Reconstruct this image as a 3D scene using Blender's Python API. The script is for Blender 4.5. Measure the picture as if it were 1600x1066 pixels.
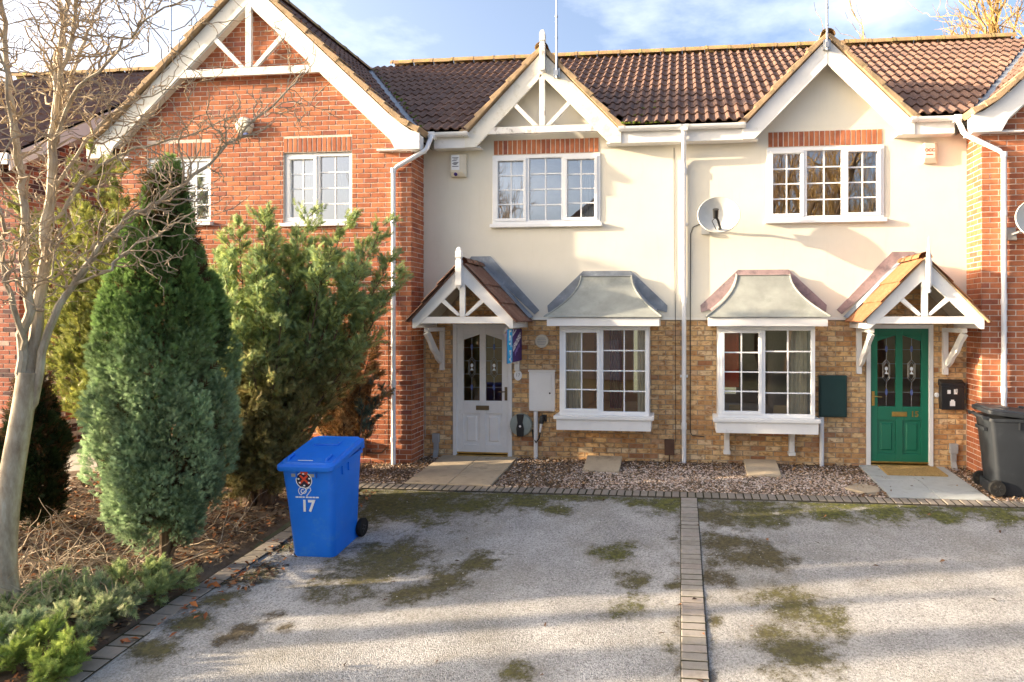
import bpy, bmesh, math, random
import numpy as np
from mathutils import Matrix, Vector
rad = math.radians
SC = bpy.context.scene
COL = SC.collection
for _o in list(bpy.data.objects):
    bpy.data.objects.remove(_o)

# ---------------------------------------------------------------- camera, sky, sun, exposure
CAMX, CAMY, CAMZ = 0.0, -9.77, 2.15
cd = bpy.data.cameras.new('camera'); cam = bpy.data.objects.new('camera', cd); COL.objects.link(cam)
cam.location = (CAMX, CAMY, CAMZ); cam.rotation_euler = (rad(90), 0, math.atan(.108))
cd.sensor_width = 36; cd.lens = 22.5; cd.shift_x = -0.0969; cd.shift_y = -0.0206
cd.clip_start = .05; cd.clip_end = 2000
SC.camera = cam
SUN_RATIO, SUN_EL = 4.9, 12.8          # light travels 4.9 m along the fronts for each metre towards them
SUN_H = math.hypot(SUN_RATIO, 1)
SUN_DIR = Vector((SUN_RATIO, 1, -SUN_H * math.tan(rad(SUN_EL)))).normalized()
sl = bpy.data.lights.new('sun', 'SUN'); sl.energy = 3.9; sl.angle = rad(.6); sl.color = (1.0, .80, .56)
so = bpy.data.objects.new('sun', sl); COL.objects.link(so); so.location = (-40, -12, 14)
so.rotation_euler = SUN_DIR.to_track_quat('-Z', 'Y').to_euler()
W = bpy.data.worlds.new('World'); SC.world = W; W.use_nodes = True
nt = W.node_tree; nt.nodes.clear()
wo = nt.nodes.new('ShaderNodeOutputWorld'); bg = nt.nodes.new('ShaderNodeBackground')
sky = nt.nodes.new('ShaderNodeTexSky'); sky.sky_type = 'NISHITA'; sky.sun_disc = False
sky.sun_elevation = rad(SUN_EL); sky.sun_rotation = math.atan2(-SUN_RATIO, -1) % (2 * math.pi)
sky.altitude = 50; sky.air_density = .7; sky.dust_density = 7.0; sky.ozone_density = 1.0
tc = nt.nodes.new('ShaderNodeTexCoord'); mp = nt.nodes.new('ShaderNodeMapping')
mp.inputs['Scale'].default_value = (1.0, 1.0, 2.4); mp.inputs['Location'].default_value = (.35, .1, .2)
ns = nt.nodes.new('ShaderNodeTexNoise'); ns.inputs['Scale'].default_value = 2.3; ns.inputs['Detail'].default_value = 9
ns.inputs['Roughness'].default_value = .56
rp = nt.nodes.new('ShaderNodeValToRGB'); rp.color_ramp.elements[0].position = .54; rp.color_ramp.elements[1].position = .80
rp.color_ramp.elements[0].color = (0, 0, 0, 1); rp.color_ramp.elements[1].color = (.6, .6, .6, 1)
mx = nt.nodes.new('ShaderNodeMix'); mx.data_type = 'RGBA'; mx.inputs['B'].default_value = (4.2, 4.3, 4.5, 1)
L = nt.links.new
L(tc.outputs['Generated'], mp.inputs[0]); L(mp.outputs[0], ns.inputs['Vector']); L(ns.outputs[0], rp.inputs[0])
L(rp.outputs[0], mx.inputs['Factor']); L(sky.outputs[0], mx.inputs['A']); L(mx.outputs['Result'], bg.inputs[0]); L(bg.outputs[0], wo.inputs[0])
bg.inputs[1].default_value = .15
SC.view_settings.view_transform = 'Standard'; SC.view_settings.look = 'None'
SC.view_settings.exposure = 2.0; SC.view_settings.gamma = 1.0
SC.cycles.max_bounces = 8; SC.cycles.transparent_max_bounces = 24

# ---------------------------------------------------------------- helpers
WM = {}


def inv(p):
    return WM[p.name].inverted() if p and p.name in WM else Matrix.Identity(4)


def put(o, parent=None, mw=None):
    """link o; mw is its world matrix"""
    COL.objects.link(o)
    mw = mw or Matrix.Identity(4)
    if parent is not None:
        o.parent = parent
        o.matrix_basis = inv(parent) @ mw
    else:
        o.matrix_basis = mw
    WM[o.name] = mw
    return o


def tag(o, label=None, cat=None, group=None, kind=None):
    for k, v in (('label', label), ('category', cat), ('group', group), ('kind', kind)):
        if v:
            o[k] = v
    return o


def thing(name, label, cat, loc=(0, 0, 0), rot=(0, 0, 0), group=None):
    from mathutils import Euler
    o = bpy.data.objects.new(name, None); o.empty_display_size = .2
    put(o, None, Matrix.Translation(loc) @ Euler(rot).to_matrix().to_4x4())
    return tag(o, label, cat, group)


class MB:
    def __init__(s):
        s.v = []; s.f = []; s.m = []

    def add(s, vs, fs, mi=0):
        b = len(s.v); s.v += [tuple(p) for p in vs]; s.f += [tuple(b + i for i in f) for f in fs]; s.m += [mi] * len(fs)
        return s

    def box(s, x0, x1, y0, y1, z0, z1, mi=0):
        x0, x1 = sorted((x0, x1)); y0, y1 = sorted((y0, y1)); z0, z1 = sorted((z0, z1))
        return s.add([(x0, y0, z0), (x1, y0, z0), (x1, y1, z0), (x0, y1, z0), (x0, y0, z1), (x1, y0, z1), (x1, y1, z1), (x0, y1, z1)],
                     [(0, 3, 2, 1), (4, 5, 6, 7), (0, 1, 5, 4), (1, 2, 6, 5), (2, 3, 7, 6), (3, 0, 4, 7)], mi)

    def prism(s, poly, a0, a1, ax='y', mi=0):
        n = len(poly)
        def P(p, a):
            return (p[0], a, p[1]) if ax == 'y' else ((a, p[0], p[1]) if ax == 'x' else (p[0], p[1], a))
        vs = [P(p, a0) for p in poly] + [P(p, a1) for p in poly]
        fs = [tuple(range(n)), tuple(range(2 * n - 1, n - 1, -1))] + [(i, (i + 1) % n, n + (i + 1) % n, n + i) for i in range(n)]
        return s.add(vs, fs, mi)

    def tube(s, pts, r, n=8, mi=0, caps=True):
        pts = [Vector(p) for p in pts]
        rs = r if isinstance(r, (list, tuple)) else [r] * len(pts)
        vs = []; fs = []
        ref = Vector((0, 0, 1)); d0 = (pts[1] - pts[0]).normalized()
        if abs(d0.z) > .9: ref = Vector((0, 1, 0))
        for i, p in enumerate(pts):
            d = (pts[min(i + 1, len(pts) - 1)] - pts[max(i - 1, 0)]).normalized()
            a = d.cross(ref)
            if a.length < 1e-4: a = d.cross(Vector((1, 0, 0)))
            a.normalize(); b = d.cross(a).normalized(); ref = a.cross(d)
            for k in range(n):
                t = 2 * math.pi * k / n
                vs.append(p + (a * math.cos(t) + b * math.sin(t)) * rs[i])
        for i in range(len(pts) - 1):
            for k in range(n):
                fs.append((i * n + k, i * n + (k + 1) % n, (i + 1) * n + (k + 1) % n, (i + 1) * n + k))
        if caps:
            fs.append(tuple(range(n - 1, -1, -1))); e = (len(pts) - 1) * n; fs.append(tuple(e + k for k in range(n)))
        return s.add(vs, fs, mi)

    def lathe(s, prof, c=(0, 0, 0), ax='z', n=16, mi=0):
        vs = []; fs = []
        for r, h in prof:
            for k in range(n):
                t = 2 * math.pi * k / n; a, b = r * math.cos(t), r * math.sin(t)
                p = (a, b, h) if ax == 'z' else ((a, h, b) if ax == 'y' else (h, a, b))
                vs.append((p[0] + c[0], p[1] + c[1], p[2] + c[2]))
        for i in range(len(prof) - 1):
            for k in range(n):
                fs.append((i * n + k, i * n + (k + 1) % n, (i + 1) * n + (k + 1) % n, (i + 1) * n + k))
        fs.append(tuple(range(n))); e = (len(prof) - 1) * n; fs.append(tuple(e + k for k in range(n)))
        return s.add(vs, fs, mi)

    def rings(s, rl, mi=0, caps=True):
        n = len(rl[0]); vs = [p for r in rl for p in r]; fs = []
        for i in range(len(rl) - 1):
            for k in range(n):
                fs.append((i * n + k, i * n + (k + 1) % n, (i + 1) * n + (k + 1) % n, (i + 1) * n + k))
        if caps:
            fs.append(tuple(range(n - 1, -1, -1))); e = (len(rl) - 1) * n; fs.append(tuple(e + k for k in range(n)))
        return s.add(vs, fs, mi)

    def panel(s, us, vs, holes, y0, y1, mi=0):
        """wall in the XZ plane made of cells, leaving the openings free"""
        U = sorted(set(list(us) + [h[0] for h in holes] + [h[1] for h in holes])); V = sorted(set(list(vs) + [h[2] for h in holes] + [h[3] for h in holes]))
        U = [u for u in U if us[0] - 1e-6 <= u <= us[1] + 1e-6]; V = [v for v in V if vs[0] - 1e-6 <= v <= vs[1] + 1e-6]
        for i in range(len(U) - 1):
            for j in range(len(V) - 1):
                cu, cv = (U[i] + U[i + 1]) / 2, (V[j] + V[j + 1]) / 2
                if not any(h[0] < cu < h[1] and h[2] < cv < h[3] for h in holes):
                    s.box(U[i], U[i + 1], y0, y1, V[j], V[j + 1], mi)
        return s

    def mesh(s, name, mats, smooth=False, fix=True):
        me = bpy.data.meshes.new(name); me.from_pydata(s.v, [], s.f)
        for m in (mats if isinstance(mats, (list, tuple)) else [mats]): me.materials.append(m)
        if any(s.m): me.polygons.foreach_set('material_index', s.m)
        if fix:
            bm = bmesh.new(); bm.from_mesh(me); bmesh.ops.recalc_face_normals(bm, faces=bm.faces); bm.to_mesh(me); bm.free()
        if smooth:
            me.polygons.foreach_set('use_smooth', [True] * len(me.polygons))
            if smooth != 'all': me.set_sharp_from_angle(angle=rad(38))
        return me

    def build(s, name, mats, parent=None, smooth=False, bevel=0, local=False, kind=None):
        """verts are in world coordinates, or in the parent's own when local"""
        me = s.mesh(name, mats, smooth); o = bpy.data.objects.new(name, me)
        put(o, parent, WM[parent.name].copy() if (local and parent) else None)
        if bevel:
            b = o.modifiers.new('edge', 'BEVEL'); b.width = bevel; b.segments = 2; b.limit_method = 'ANGLE'; b.angle_limit = rad(40)
        if kind: o['kind'] = kind
        return o


def mesh_np(name, V, F, mat, cols=None, smooth=False):
    V = np.asarray(V, np.float32); F = np.asarray(F, np.int32); k = F.shape[1]
    me = bpy.data.meshes.new(name)
    me.vertices.add(len(V)); me.vertices.foreach_set('co', V.ravel())
    me.loops.add(F.size); me.loops.foreach_set('vertex_index', F.ravel())
    me.polygons.add(len(F)); me.polygons.foreach_set('loop_start', np.arange(0, F.size, k, dtype=np.int32))
    try: me.polygons.foreach_set('loop_total', np.full(len(F), k, np.int32))
    except Exception: pass
    if smooth: me.polygons.foreach_set('use_smooth', np.ones(len(F), bool))
    me.materials.append(mat)
    if cols is not None:
        a = me.color_attributes.new('Col', 'FLOAT_COLOR', 'POINT')
        c = np.ones((len(V), 4), np.float32); c[:, :3] = cols; a.data.foreach_set('color', c.ravel())
    me.update(calc_edges=True)
    return me


# ---------------------------------------------------------------- materials
class N:
    def __init__(s, name):
        s.m = bpy.data.materials.new(name); s.m.use_nodes = True; s.t = s.m.node_tree
        s.b = s.t.nodes['Principled BSDF']; s.o = s.t.nodes['Material Output']

    def n(s, typ, **kw):
        x = s.t.nodes.new('ShaderNode' + typ)
        for k, v in kw.items():
            if hasattr(x, k) and k not in ('Scale',): setattr(x, k, v)
            else: x.inputs[k].default_value = v
        return x

    def l(s, a, b):
        s.t.links.new(a, b)

    def pos(s):
        if not hasattr(s, '_p'): s._p = s.n('NewGeometry')
        return s._p.outputs['Position']

    def noise(s, scale, detail=4, rough=.55, vec=None, sc=None):
        x = s.n('TexNoise'); x.inputs['Scale'].default_value = scale; x.inputs['Detail'].default_value = detail; x.inputs['Roughness'].default_value = rough
        v = vec or s.pos()
        if sc:
            m = s.n('Mapping'); m.inputs['Scale'].default_value = sc; s.l(v, m.inputs[0]); v = m.outputs[0]
        s.l(v, x.inputs['Vector']); return x.outputs[0]

    def ramp(s, fac, stops):
        x = s.n('ValToRGB'); e = x.color_ramp.elements
        while len(e) < len(stops): e.new(.5)
        for i, (p, c) in enumerate(stops):
            e[i].position = p; e[i].color = (c[0], c[1], c[2], 1) if isinstance(c, (tuple, list)) else (c, c, c, 1)
        s.l(fac, x.inputs[0]); return x.outputs[0]

    def mix(s, fac, a, b, mode='MIX'):
        x = s.n('Mix'); x.data_type = 'RGBA'; x.blend_type = mode
        for sock, v in (('Factor', fac), ('A', a), ('B', b)):
            i = [q for q in x.inputs if q.name == sock and (q.type == ('VALUE' if sock == 'Factor' else 'RGBA'))][0]
            if isinstance(v, (int, float)): i.default_value = v
            elif isinstance(v, (tuple, list)): i.default_value = (v[0], v[1], v[2], 1)
            else: s.l(v, i)
        return [q for q in x.outputs if q.type == 'RGBA'][0]

    def math(s, op, a, b=0.0):
        x = s.n('Math'); x.operation = op
        for i, v in enumerate((a, b)):
            if isinstance(v, (int, float)): x.inputs[i].default_value = v
            else: s.l(v, x.inputs[i])
        return x.outputs[0]

    def bump(s, h, strength, dist=.01):
        x = s.n('Bump'); x.inputs['Strength'].default_value = strength; x.inputs['Distance'].default_value = dist
        s.l(h, x.inputs['Height']); s.l(x.outputs[0], s.b.inputs['Normal'])

    def fin(s, col=None, rough=.7, spec=.3, metal=0):
        if col is not None:
            if isinstance(col, (tuple, list)): s.b.inputs['Base Color'].default_value = (col[0], col[1], col[2], 1)
            else: s.l(col, s.b.inputs['Base Color'])
        if isinstance(rough, (int, float)): s.b.inputs['Roughness'].default_value = rough
        else: s.l(rough, s.b.inputs['Roughness'])
        s.b.inputs['Specular IOR Level'].default_value = spec; s.b.inputs['Metallic'].default_value = metal
        return s.m


def simple(name, c, var=.12, scale=6, rough=.6, spec=.35, metal=0, bump=0, bscale=90, dirt=None, dscale=3, dlo=.56, dhi=.74):
    m = N(name); nz = m.noise(scale, 5)
    lo = tuple(max(0, x * (1 - var)) for x in c); hi = tuple(min(1, x * (1 + var)) for x in c)
    col = m.ramp(nz, [(.3, lo), (.7, hi)])
    if dirt:
        d = m.ramp(m.noise(dscale, 8, .7), [(dlo, 0.0), (dhi, 1.0)]); col = m.mix(d, col, dirt)
    if bump: m.bump(m.noise(bscale, 4), bump)
    return m.fin(col, rough, spec, metal)


def brick_mat(name, stops, island, blot=None, bcol=None, lo=.5, hi=.62, bsc=14):
    m = N(name)
    r = m.n('NewGeometry').outputs['Random Per Island'] if island else m.n('ObjectInfo').outputs['Random']
    col = m.ramp(r, stops)
    v = m.ramp(m.noise(9, 6, .65), [(.3, .72), (.7, 1.22)])
    col = m.mix(1.0, col, v, 'MULTIPLY')
    if blot: col = m.mix(m.math('MULTIPLY', m.ramp(m.noise(bsc, 5, .6, sc=(1, 1, 1.6)), [(lo, 0.0), (hi, 1.0)]), blot), col, bcol)
    w = m.ramp(m.noise(3.1, 7, .7), [(.6, 0.0), (.8, .35)]); col = m.mix(w, col, (.5, .42, .36))
    m.bump(m.noise(120, 5, .7), .5, .004)
    return m.fin(col, .86, .2)


RED = [(0, (.31, .098, .05)), (.3, (.42, .148, .07)), (.6, (.47, .175, .083)), (.85, (.37, .122, .062)), (1, (.265, .092, .064))]
YEL = [(0, (.48, .25, .105)), (.2, (.68, .44, .205)), (.45, (.74, .51, .265)), (.65, (.56, .31, .135)), (.85, (.76, .58, .35)), (1, (.36, .16, .08))]
MUL = [(0, (.08, .04, .042)), (.25, (.12, .055, .05)), (.4, (.33, .10, .06)), (.7, (.28, .085, .052)), (.86, (.36, .13, .075)), (.95, (.46, .34, .29)), (1, (.5, .42, .38))]
m_red = [brick_mat('red_brick', RED, False), brick_mat('red_brick_mass', RED, True)]
m_yel = [brick_mat('buff_brick', YEL, False, .8, (.33, .155, .06), .5, .62, 11), brick_mat('buff_brick_mass', YEL, True, .8, (.33, .155, .06), .5, .62, 11)]
m_mul = [brick_mat('multi_brick', MUL, False), brick_mat('multi_brick_mass', MUL, True)]
m_mortar = simple('pale_mortar', (.64, .55, .47), .15, 12, .95, .1, bump=.6, bscale=140)
m_mortar_y = simple('buff_mortar', (.36, .285, .205), .2, 10, .95, .1, bump=.6, bscale=140)
m_mortar_d = simple('grey_mortar', (.44, .37, .33), .2, 10, .95, .1, bump=.6, bscale=140)


def render_mat():
    m = N('cream_render')
    col = m.ramp(m.noise(1.3, 6, .6), [(.3, (.70, .66, .555)), (.7, (.76, .72, .62))])
    st = m.ramp(m.noise(4.0, 7, .7, sc=(3.2, 1, .35)), [(.55, 0.0), (.82, .34)]); col = m.mix(st, col, (.60, .54, .42))
    m.bump(m.noise(170, 5, .75), .35, .004)
    return m.fin(col, .92, .15)


m_render = render_mat()
m_upvc = simple('white_upvc', (.80, .81, .82), .04, 3, .32, .45)
m_white = simple('white_paint', (.77, .765, .75), .05, 5, .5, .4, bump=.12, bscale=60, dirt=(.47, .44, .38), dscale=5, dlo=.6, dhi=.84)
m_peel = simple('peeling_white_paint', (.74, .73, .70), .06, 5, .6, .35, bump=.35, bscale=45, dirt=(.30, .27, .235), dscale=7, dlo=.54, dhi=.66)
m_mossywhite = simple('weathered_white_paint', (.74, .72, .65), .06, 5, .6, .35, bump=.2, bscale=45, dirt=(.42, .38, .25), dscale=5, dlo=.52, dhi=.78)
m_pinkwhite = simple('faded_white_board', (.68, .60, .56), .05, 5, .6, .3)


def tile_mat(name, island):
    m = N(name)
    r = m.n('NewGeometry').outputs['Random Per Island'] if island else m.n('ObjectInfo').outputs['Random']
    col = m.ramp(r, [(0, (.125, .075, .060)), (.4, (.16, .094, .072)), (.8, (.195, .113, .083)), (1, (.14, .088, .076))])
    col = m.mix(m.ramp(m.noise(26, 6, .7), [(.5, 0.0), (.72, .55)]), col, (.235, .20, .165))
    col = m.mix(m.ramp(m.noise(7, 6, .7), [(.6, 0.0), (.74, .6)]), col, (.30, .275, .225))
    col = m.mix(m.ramp(m.noise(60, 3, .6), [(.66, 0.0), (.72, .8)]), col, (.42, .40, .34))
    m.bump(m.noise(90, 5, .7), .55, .006)
    return m.fin(col, .88, .22)


m_tile = [tile_mat('concrete_tile', False), tile_mat('concrete_tile_mass', True)]
m_ridge = simple('ridge_tile', (.36, .235, .125), .25, 7, .9, .2, bump=.6, bscale=70, dirt=(.33, .34, .10), dscale=6, dlo=.5, dhi=.66)
m_verge = simple('verge_mortar', (.40, .285, .175), .2, 6, .92, .15, bump=.6, bscale=60, dirt=(.20, .16, .09), dscale=7, dlo=.54, dhi=.7)
m_under = simple('roof_underlay', (.03, .026, .024), .2, 5, .9, .1)


def porch_mat(name, a, b, moss):
    m = N(name); r = m.n('ObjectInfo').outputs['Random']
    col = m.ramp(r, [(0, a), (1, b)])
    col = m.mix(m.ramp(m.noise(24, 6, .7), [(.52, 0.0), (.68, .7)]), col, moss)
    m.bump(m.noise(90, 5, .7), .55, .005); return m.fin(col, .88, .2)


m_pt17 = porch_mat('brown_porch_tile', (.165, .085, .06), (.215, .115, .078), (.27, .24, .18))
m_pt15 = porch_mat('orange_porch_tile', (.27, .115, .055), (.33, .15, .072), (.30, .21, .125))
m_lead = simple('lead_flashing', (.20, .225, .26), .28, 5, .48, .5, bump=.3, bscale=30, dirt=(.36, .39, .43), dscale=5, dlo=.56, dhi=.74)
m_leadp = simple('purple_flashing', (.34, .25, .25), .25, 5, .55, .4, bump=.3, bscale=30, dirt=(.19, .15, .16), dscale=6, dlo=.5, dhi=.66)
m_bayroof = simple('grey_fibreglass', (.285, .30, .275), .16, 4, .55, .35, bump=.12, bscale=40, dirt=(.20, .215, .19), dscale=3, dlo=.5, dhi=.72)
m_black = simple('black_plastic', (.02, .021, .023), .15, 5, .38, .45)
m_brass = simple('brass', (.55, .36, .11), .2, 8, .34, .5, metal=.9)
m_dullbrass = simple('dull_brass', (.20, .15, .085), .2, 8, .45, .5, metal=.7)
m_grey = simple('grey_plastic', (.33, .34, .35), .1, 6, .5, .35)
m_green = simple('green_gloss_paint', (.012, .155, .09), .08, 3, .3, .5)
m_darkgreen = simple('dark_green_paint', (.012, .048, .046), .1, 4, .34, .45)
m_wood = simple('bare_soffit', (.46, .42, .34), .1, 7, .75, .2)
m_galv = simple('galvanised_steel', (.42, .43, .44), .15, 15, .38, .5, metal=.8)
m_dish = simple('dish_grey', (.50, .50, .475), .08, 6, .5, .35)
m_paper = simple('white_label', (.82, .82, .82), .04, 8, .6, .3)
m_ink = simple('dark_print', (.03, .03, .05), .05, 5, .7, .2)
m_redink = simple('red_print', (.66, .07, .03), .05, 5, .6, .3)
m_cyan = simple('cyan_board', (.01, .42, .78), .03, 4, .45, .4)
m_purple = simple('purple_board', (.055, .022, .17), .06, 4, .45, .4)
m_lilac = simple('lilac_print', (.30, .22, .55), .05, 5, .6, .3)
m_blue = simple('blue_bin_plastic', (.010, .175, .76), .06, 5, .42, .4, bump=.06, bscale=220, dirt=(.05, .24, .70), dscale=6, dlo=.55, dhi=.8)
m_bin = simple('charcoal_bin_plastic', (.022, .026, .032), .12, 5, .45, .4, bump=.06, bscale=220, dirt=(.045, .05, .056), dscale=5, dlo=.55, dhi=.8)
m_rubber = simple('black_rubber', (.016, .016, .016), .2, 12, .8, .2, dirt=(.09, .075, .055), dscale=9)


def glass_mat(name, tint=(.86, .90, .90), base=.10, rough=0.0):
    m = N(name); nt = m.t
    tr = m.n('BsdfTransparent'); tr.inputs[0].default_value = (*tint, 1)
    gl = m.n('BsdfGlossy'); gl.inputs['Roughness'].default_value = rough; gl.inputs['Color'].default_value = (.95, .97, 1, 1)
    fr = m.n('Fresnel'); fr.inputs[0].default_value = 1.5
    f = m.math('ADD', m.math('MULTIPLY', fr.outputs[0], 1.4), base)
    bp = m.n('Bump'); bp.inputs['Strength'].default_value = .018; bp.inputs['Distance'].default_value = .03
    m.l(m.noise(2.6, 2, .4), bp.inputs['Height']); m.l(bp.outputs[0], gl.inputs['Normal'])
    mx = m.n('MixShader'); m.l(f, mx.inputs[0]); m.l(tr.outputs[0], mx.inputs[1]); m.l(gl.outputs[0], mx.inputs[2])
    m.l(mx.outputs[0], m.o.inputs[0]); nt.nodes.remove(m.b); return m.m


m_glass = glass_mat('window_glass', base=.30)
m_glass_low = glass_mat('bay_glass', base=.05)
m_glass_door = glass_mat('door_glass', (.62, .42, .26), .03)


def cloth(name, c, rough=.9):
    m = simple(name, c, .08, 10, rough, .1); return m


m_net = cloth('net_curtain', (.72, .74, .76)); m_beige = cloth('beige_curtain', (.80, .70, .54)); m_maroon = cloth('maroon_curtain', (.24, .035, .045))
m_redblind = cloth('red_blind', (.72, .09, .035)); m_room = cloth('ochre_room_wall', (.85, .52, .20)); m_room2 = cloth('dim_room_wall', (.55, .43, .33)); m_roomw = cloth('pale_room_wall', (.55, .52, .47))
m_tan = cloth('cardboard', (.50, .34, .17))


def leaf_mat(name, rough=.6, trans=.38):
    m = N(name); a = m.n('Attribute'); a.attribute_name = 'Col'
    v = m.ramp(m.noise(30, 3, .6), [(.3, .75), (.7, 1.25)]); col = m.mix(1.0, a.outputs['Color'], v, 'MULTIPLY')
    m.fin(col, rough, .25)
    tl = m.n('BsdfTranslucent'); m.l(col, tl.inputs[0]); mx = m.n('MixShader'); mx.inputs[0].default_value = trans
    m.l(m.b.outputs[0], mx.inputs[1]); m.l(tl.outputs[0], mx.inputs[2]); m.l(mx.outputs[0], m.o.inputs[0]); return m.m


m_leaf = leaf_mat('conifer_foliage'); m_dead = leaf_mat('litter', .85, .12)


def bark_mat(name, a, b, c):
    m = N(name); col = m.ramp(m.noise(14, 6, .65, sc=(1, 1, .3)), [(.3, a), (.55, b), (.72, c)])
    m.bump(m.noise(60, 5, .7), .5, .006); return m.fin(col, .85, .2)


m_bark = bark_mat('pale_bark', (.26, .205, .145), (.45, .395, .30), (.56, .54, .45))
m_barkd = bark_mat('brown_bark', (.10, .065, .04), (.16, .105, .065), (.22, .155, .10))
m_twig = bark_mat('golden_twig', (.30, .19, .07), (.42, .27, .10), (.48, .34, .15))

# ---------------------------------------------------------------- the ground
def gz(y):
    """height of the made ground: nearly level at the fronts, falling down the drives"""
    if y > -1.65: return .055 * min(y, 0)
    if y > -9: return -.09 + .11 * (y + 1.65)
    return -.90


def interp_sheet(name, x0, x1, ys, dz, mat, nx=2):
    V = []; F = []
    xs = np.linspace(x0, x1, nx)
    for y in ys:
        for x in xs: V.append((x, y, gz(y) + dz))
    for j in range(len(ys) - 1):
        for i in range(nx - 1): F.append((j * nx + i, j * nx + i + 1, (j + 1) * nx + i + 1, (j + 1) * nx + i))
    return mesh_np(name, V, F, mat)


m_soil = simple('dark_soil', (.16, .12, .085), .35, 9, .95, .1, bump=1, bscale=40, dirt=(.19, .14, .09), dscale=12, dlo=.5, dhi=.65)
m_ground = simple('rough_ground', (.13, .135, .085), .3, 2, .95, .1, bump=.6, bscale=20)
put(tag(bpy.data.objects.new('ground', interp_sheet('ground', -260, 260, [-260, -40, -20, -9.01, -5, -1.65, 0, 8, 40, 400], -.05, m_ground)), kind='structure'))
# planting bed on the left, lumpy
rng = np.random.default_rng(4)
def lumpy(name, x0, x1, y0, y1, st, amp, dz, mat, seed):
    r = np.random.default_rng(seed); xs = np.arange(x0, x1 + st / 2, st); ys = np.arange(y0, y1 + st / 2, st)
    X, Y = np.meshgrid(xs, ys); Z = np.vectorize(gz)(Y) + dz
    for k in range(14):
        a = r.uniform(0, 6.28); f = r.uniform(3, 16); Z = Z + amp * np.sin((X * math.cos(a) + Y * math.sin(a)) * f + r.uniform(0, 6)) * r.uniform(.3, 1) * 4 / f
    if x1 == -4.2: Z = Z - .07 * np.clip((X + 4.70) / .14, 0, 1)
    nx = len(xs); idx = np.arange(len(xs) * len(ys)).reshape(len(ys), nx)
    F = np.stack([idx[:-1, :-1], idx[:-1, 1:], idx[1:, 1:], idx[1:, :-1]], -1).reshape(-1, 4)
    return mesh_np(name, np.stack([X, Y, Z], -1).reshape(-1, 3), F, mat, smooth=True)


put(tag(bpy.data.objects.new('planting_bed', lumpy('planting_bed', -10.6, -4.2, -9, -.5, .12, .016, .0, m_soil, 3)), kind='structure'))
put(tag(bpy.data.objects.new('front_bed', lumpy('front_bed', -4.54, 9.0, -1.44, 0, .09, .007, -.005, m_soil, 5)), kind='structure'))

MOSS = [(-3.62, -2.09, .72, .5), (-3.05, -2.08, .72, .65), (-2.54, -2.1, .42, .7), (-3.0, -3.53, .55, .4), (-3.07, -3.92, .42, .35), (-2.46, -4.15, .22, .3), (-2.03, -3.52, .25, .4), (-2.21, -3.85, .25, .3), (-.67, -3.16, .24, .8),
        (-.44, -4.14, .24, .7), (-.44, -3.7, .18, .4), (-1.89, -1.95, .34, .7), (-1.49, -2.12, .2, .7), (-.5, -1.84, .22, .8), (-.2, -1.93, .27, .85), (.35, -2.16, .34, .3), (.87, -2.12, .36, .55), (1.26, -2.0, .24, .7), (.52, -2.89, .38, .2),
        (.76, -3.15, .38, .2), (.34, -3.63, .24, .1), (1.77, -1.98, .32, .9), (2.37, -1.94, .36, 1), (2.96, -1.9, .32, 1), (3.69, -1.86, .34, .9), (4.4, -1.85, .3, .9), (.99, -4.01, .34, .45), (1.18, -4.14, .27, .5), (.91, -4.61, .36, .4),
        (-4.2, -3.3, .2, .5), (-4.15, -3.89, .22, .4), (-4.12, -4.4, .2, .4), (-4.16, -4.75, .2, .4), (-4.2, -5.1, .2, .4), (-1.2, -5.09, .17, .5), (-3.62, -4.8, .13, 0), (-3.69, -4.94, .11, 0), (-3.5, -4.6, .11, 0), (-3.3, -4.72, .09, 0), (.33, -2.7, .12, .3), (.3, -3.3, .1, .2), (-.1, -2.8, .07, .4), (-.1, -3.8, .08, .3), (.28, -4.3, .1, .3), (-.1, -4.7, .08, .4)]


def drive_mat():
    m = N('driveway_tarmac'); a = m.n('Attribute'); a.attribute_name = 'Col'; sp = m.n('SeparateColor'); m.l(a.outputs['Color'], sp.inputs[0])
    fine = m.noise(48, 6, .8); chip = m.n('TexVoronoi'); chip.inputs['Scale'].default_value = 105; m.l(m.pos(), chip.inputs['Vector'])
    base = m.ramp(m.noise(1.7, 7, .62), [(.3, (.29, .285, .27)), (.5, (.39, .385, .37)), (.7, (.52, .515, .50))])
    base = m.mix(m.ramp(fine, [(.38, .9), (.54, 0.0)]), base, (.13, .125, .118))
    base = m.mix(m.ramp(chip.outputs['Color'], [(.55, 0.0), (.8, .45)]), base, (.60, .59, .57))
    base = m.mix(m.ramp(m.noise(9, 6, .7), [(.56, 0.0), (.76, .4)]), base, (.20, .19, .165))
    base = m.mix(m.ramp(m.noise(1.15, 8, .7), [(.48, 0.0), (.72, .55)]), base, (.225, .205, .155))
    e = m.math('ADD', sp.outputs[0], m.math('MULTIPLY', m.math('SUBTRACT', m.noise(3.6, 10, .80), .5), 3.2))
    e = m.math('ADD', e, m.math('MULTIPLY', m.math('SUBTRACT', fine, .5), 1.9))
    mk = m.ramp(e, [(.50, 0.0), (.86, .93)])
    gcol = m.mix(sp.outputs[1], m.ramp(m.noise(30, 4), [(.35, (.042, .032, .018)), (.65, (.125, .095, .048))]), m.ramp(m.noise(22, 5), [(.35, (.038, .046, .009)), (.65, (.150, .155, .020))]))
    col = m.mix(mk, base, gcol)
    h = m.math('ADD', m.math('MULTIPLY', chip.outputs['Distance'], -.8), m.math('ADD', fine, m.math('MULTIPLY', mk, 1.2))); m.bump(h, .75, .012)
    return m.fin(col, .93, .2)


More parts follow.
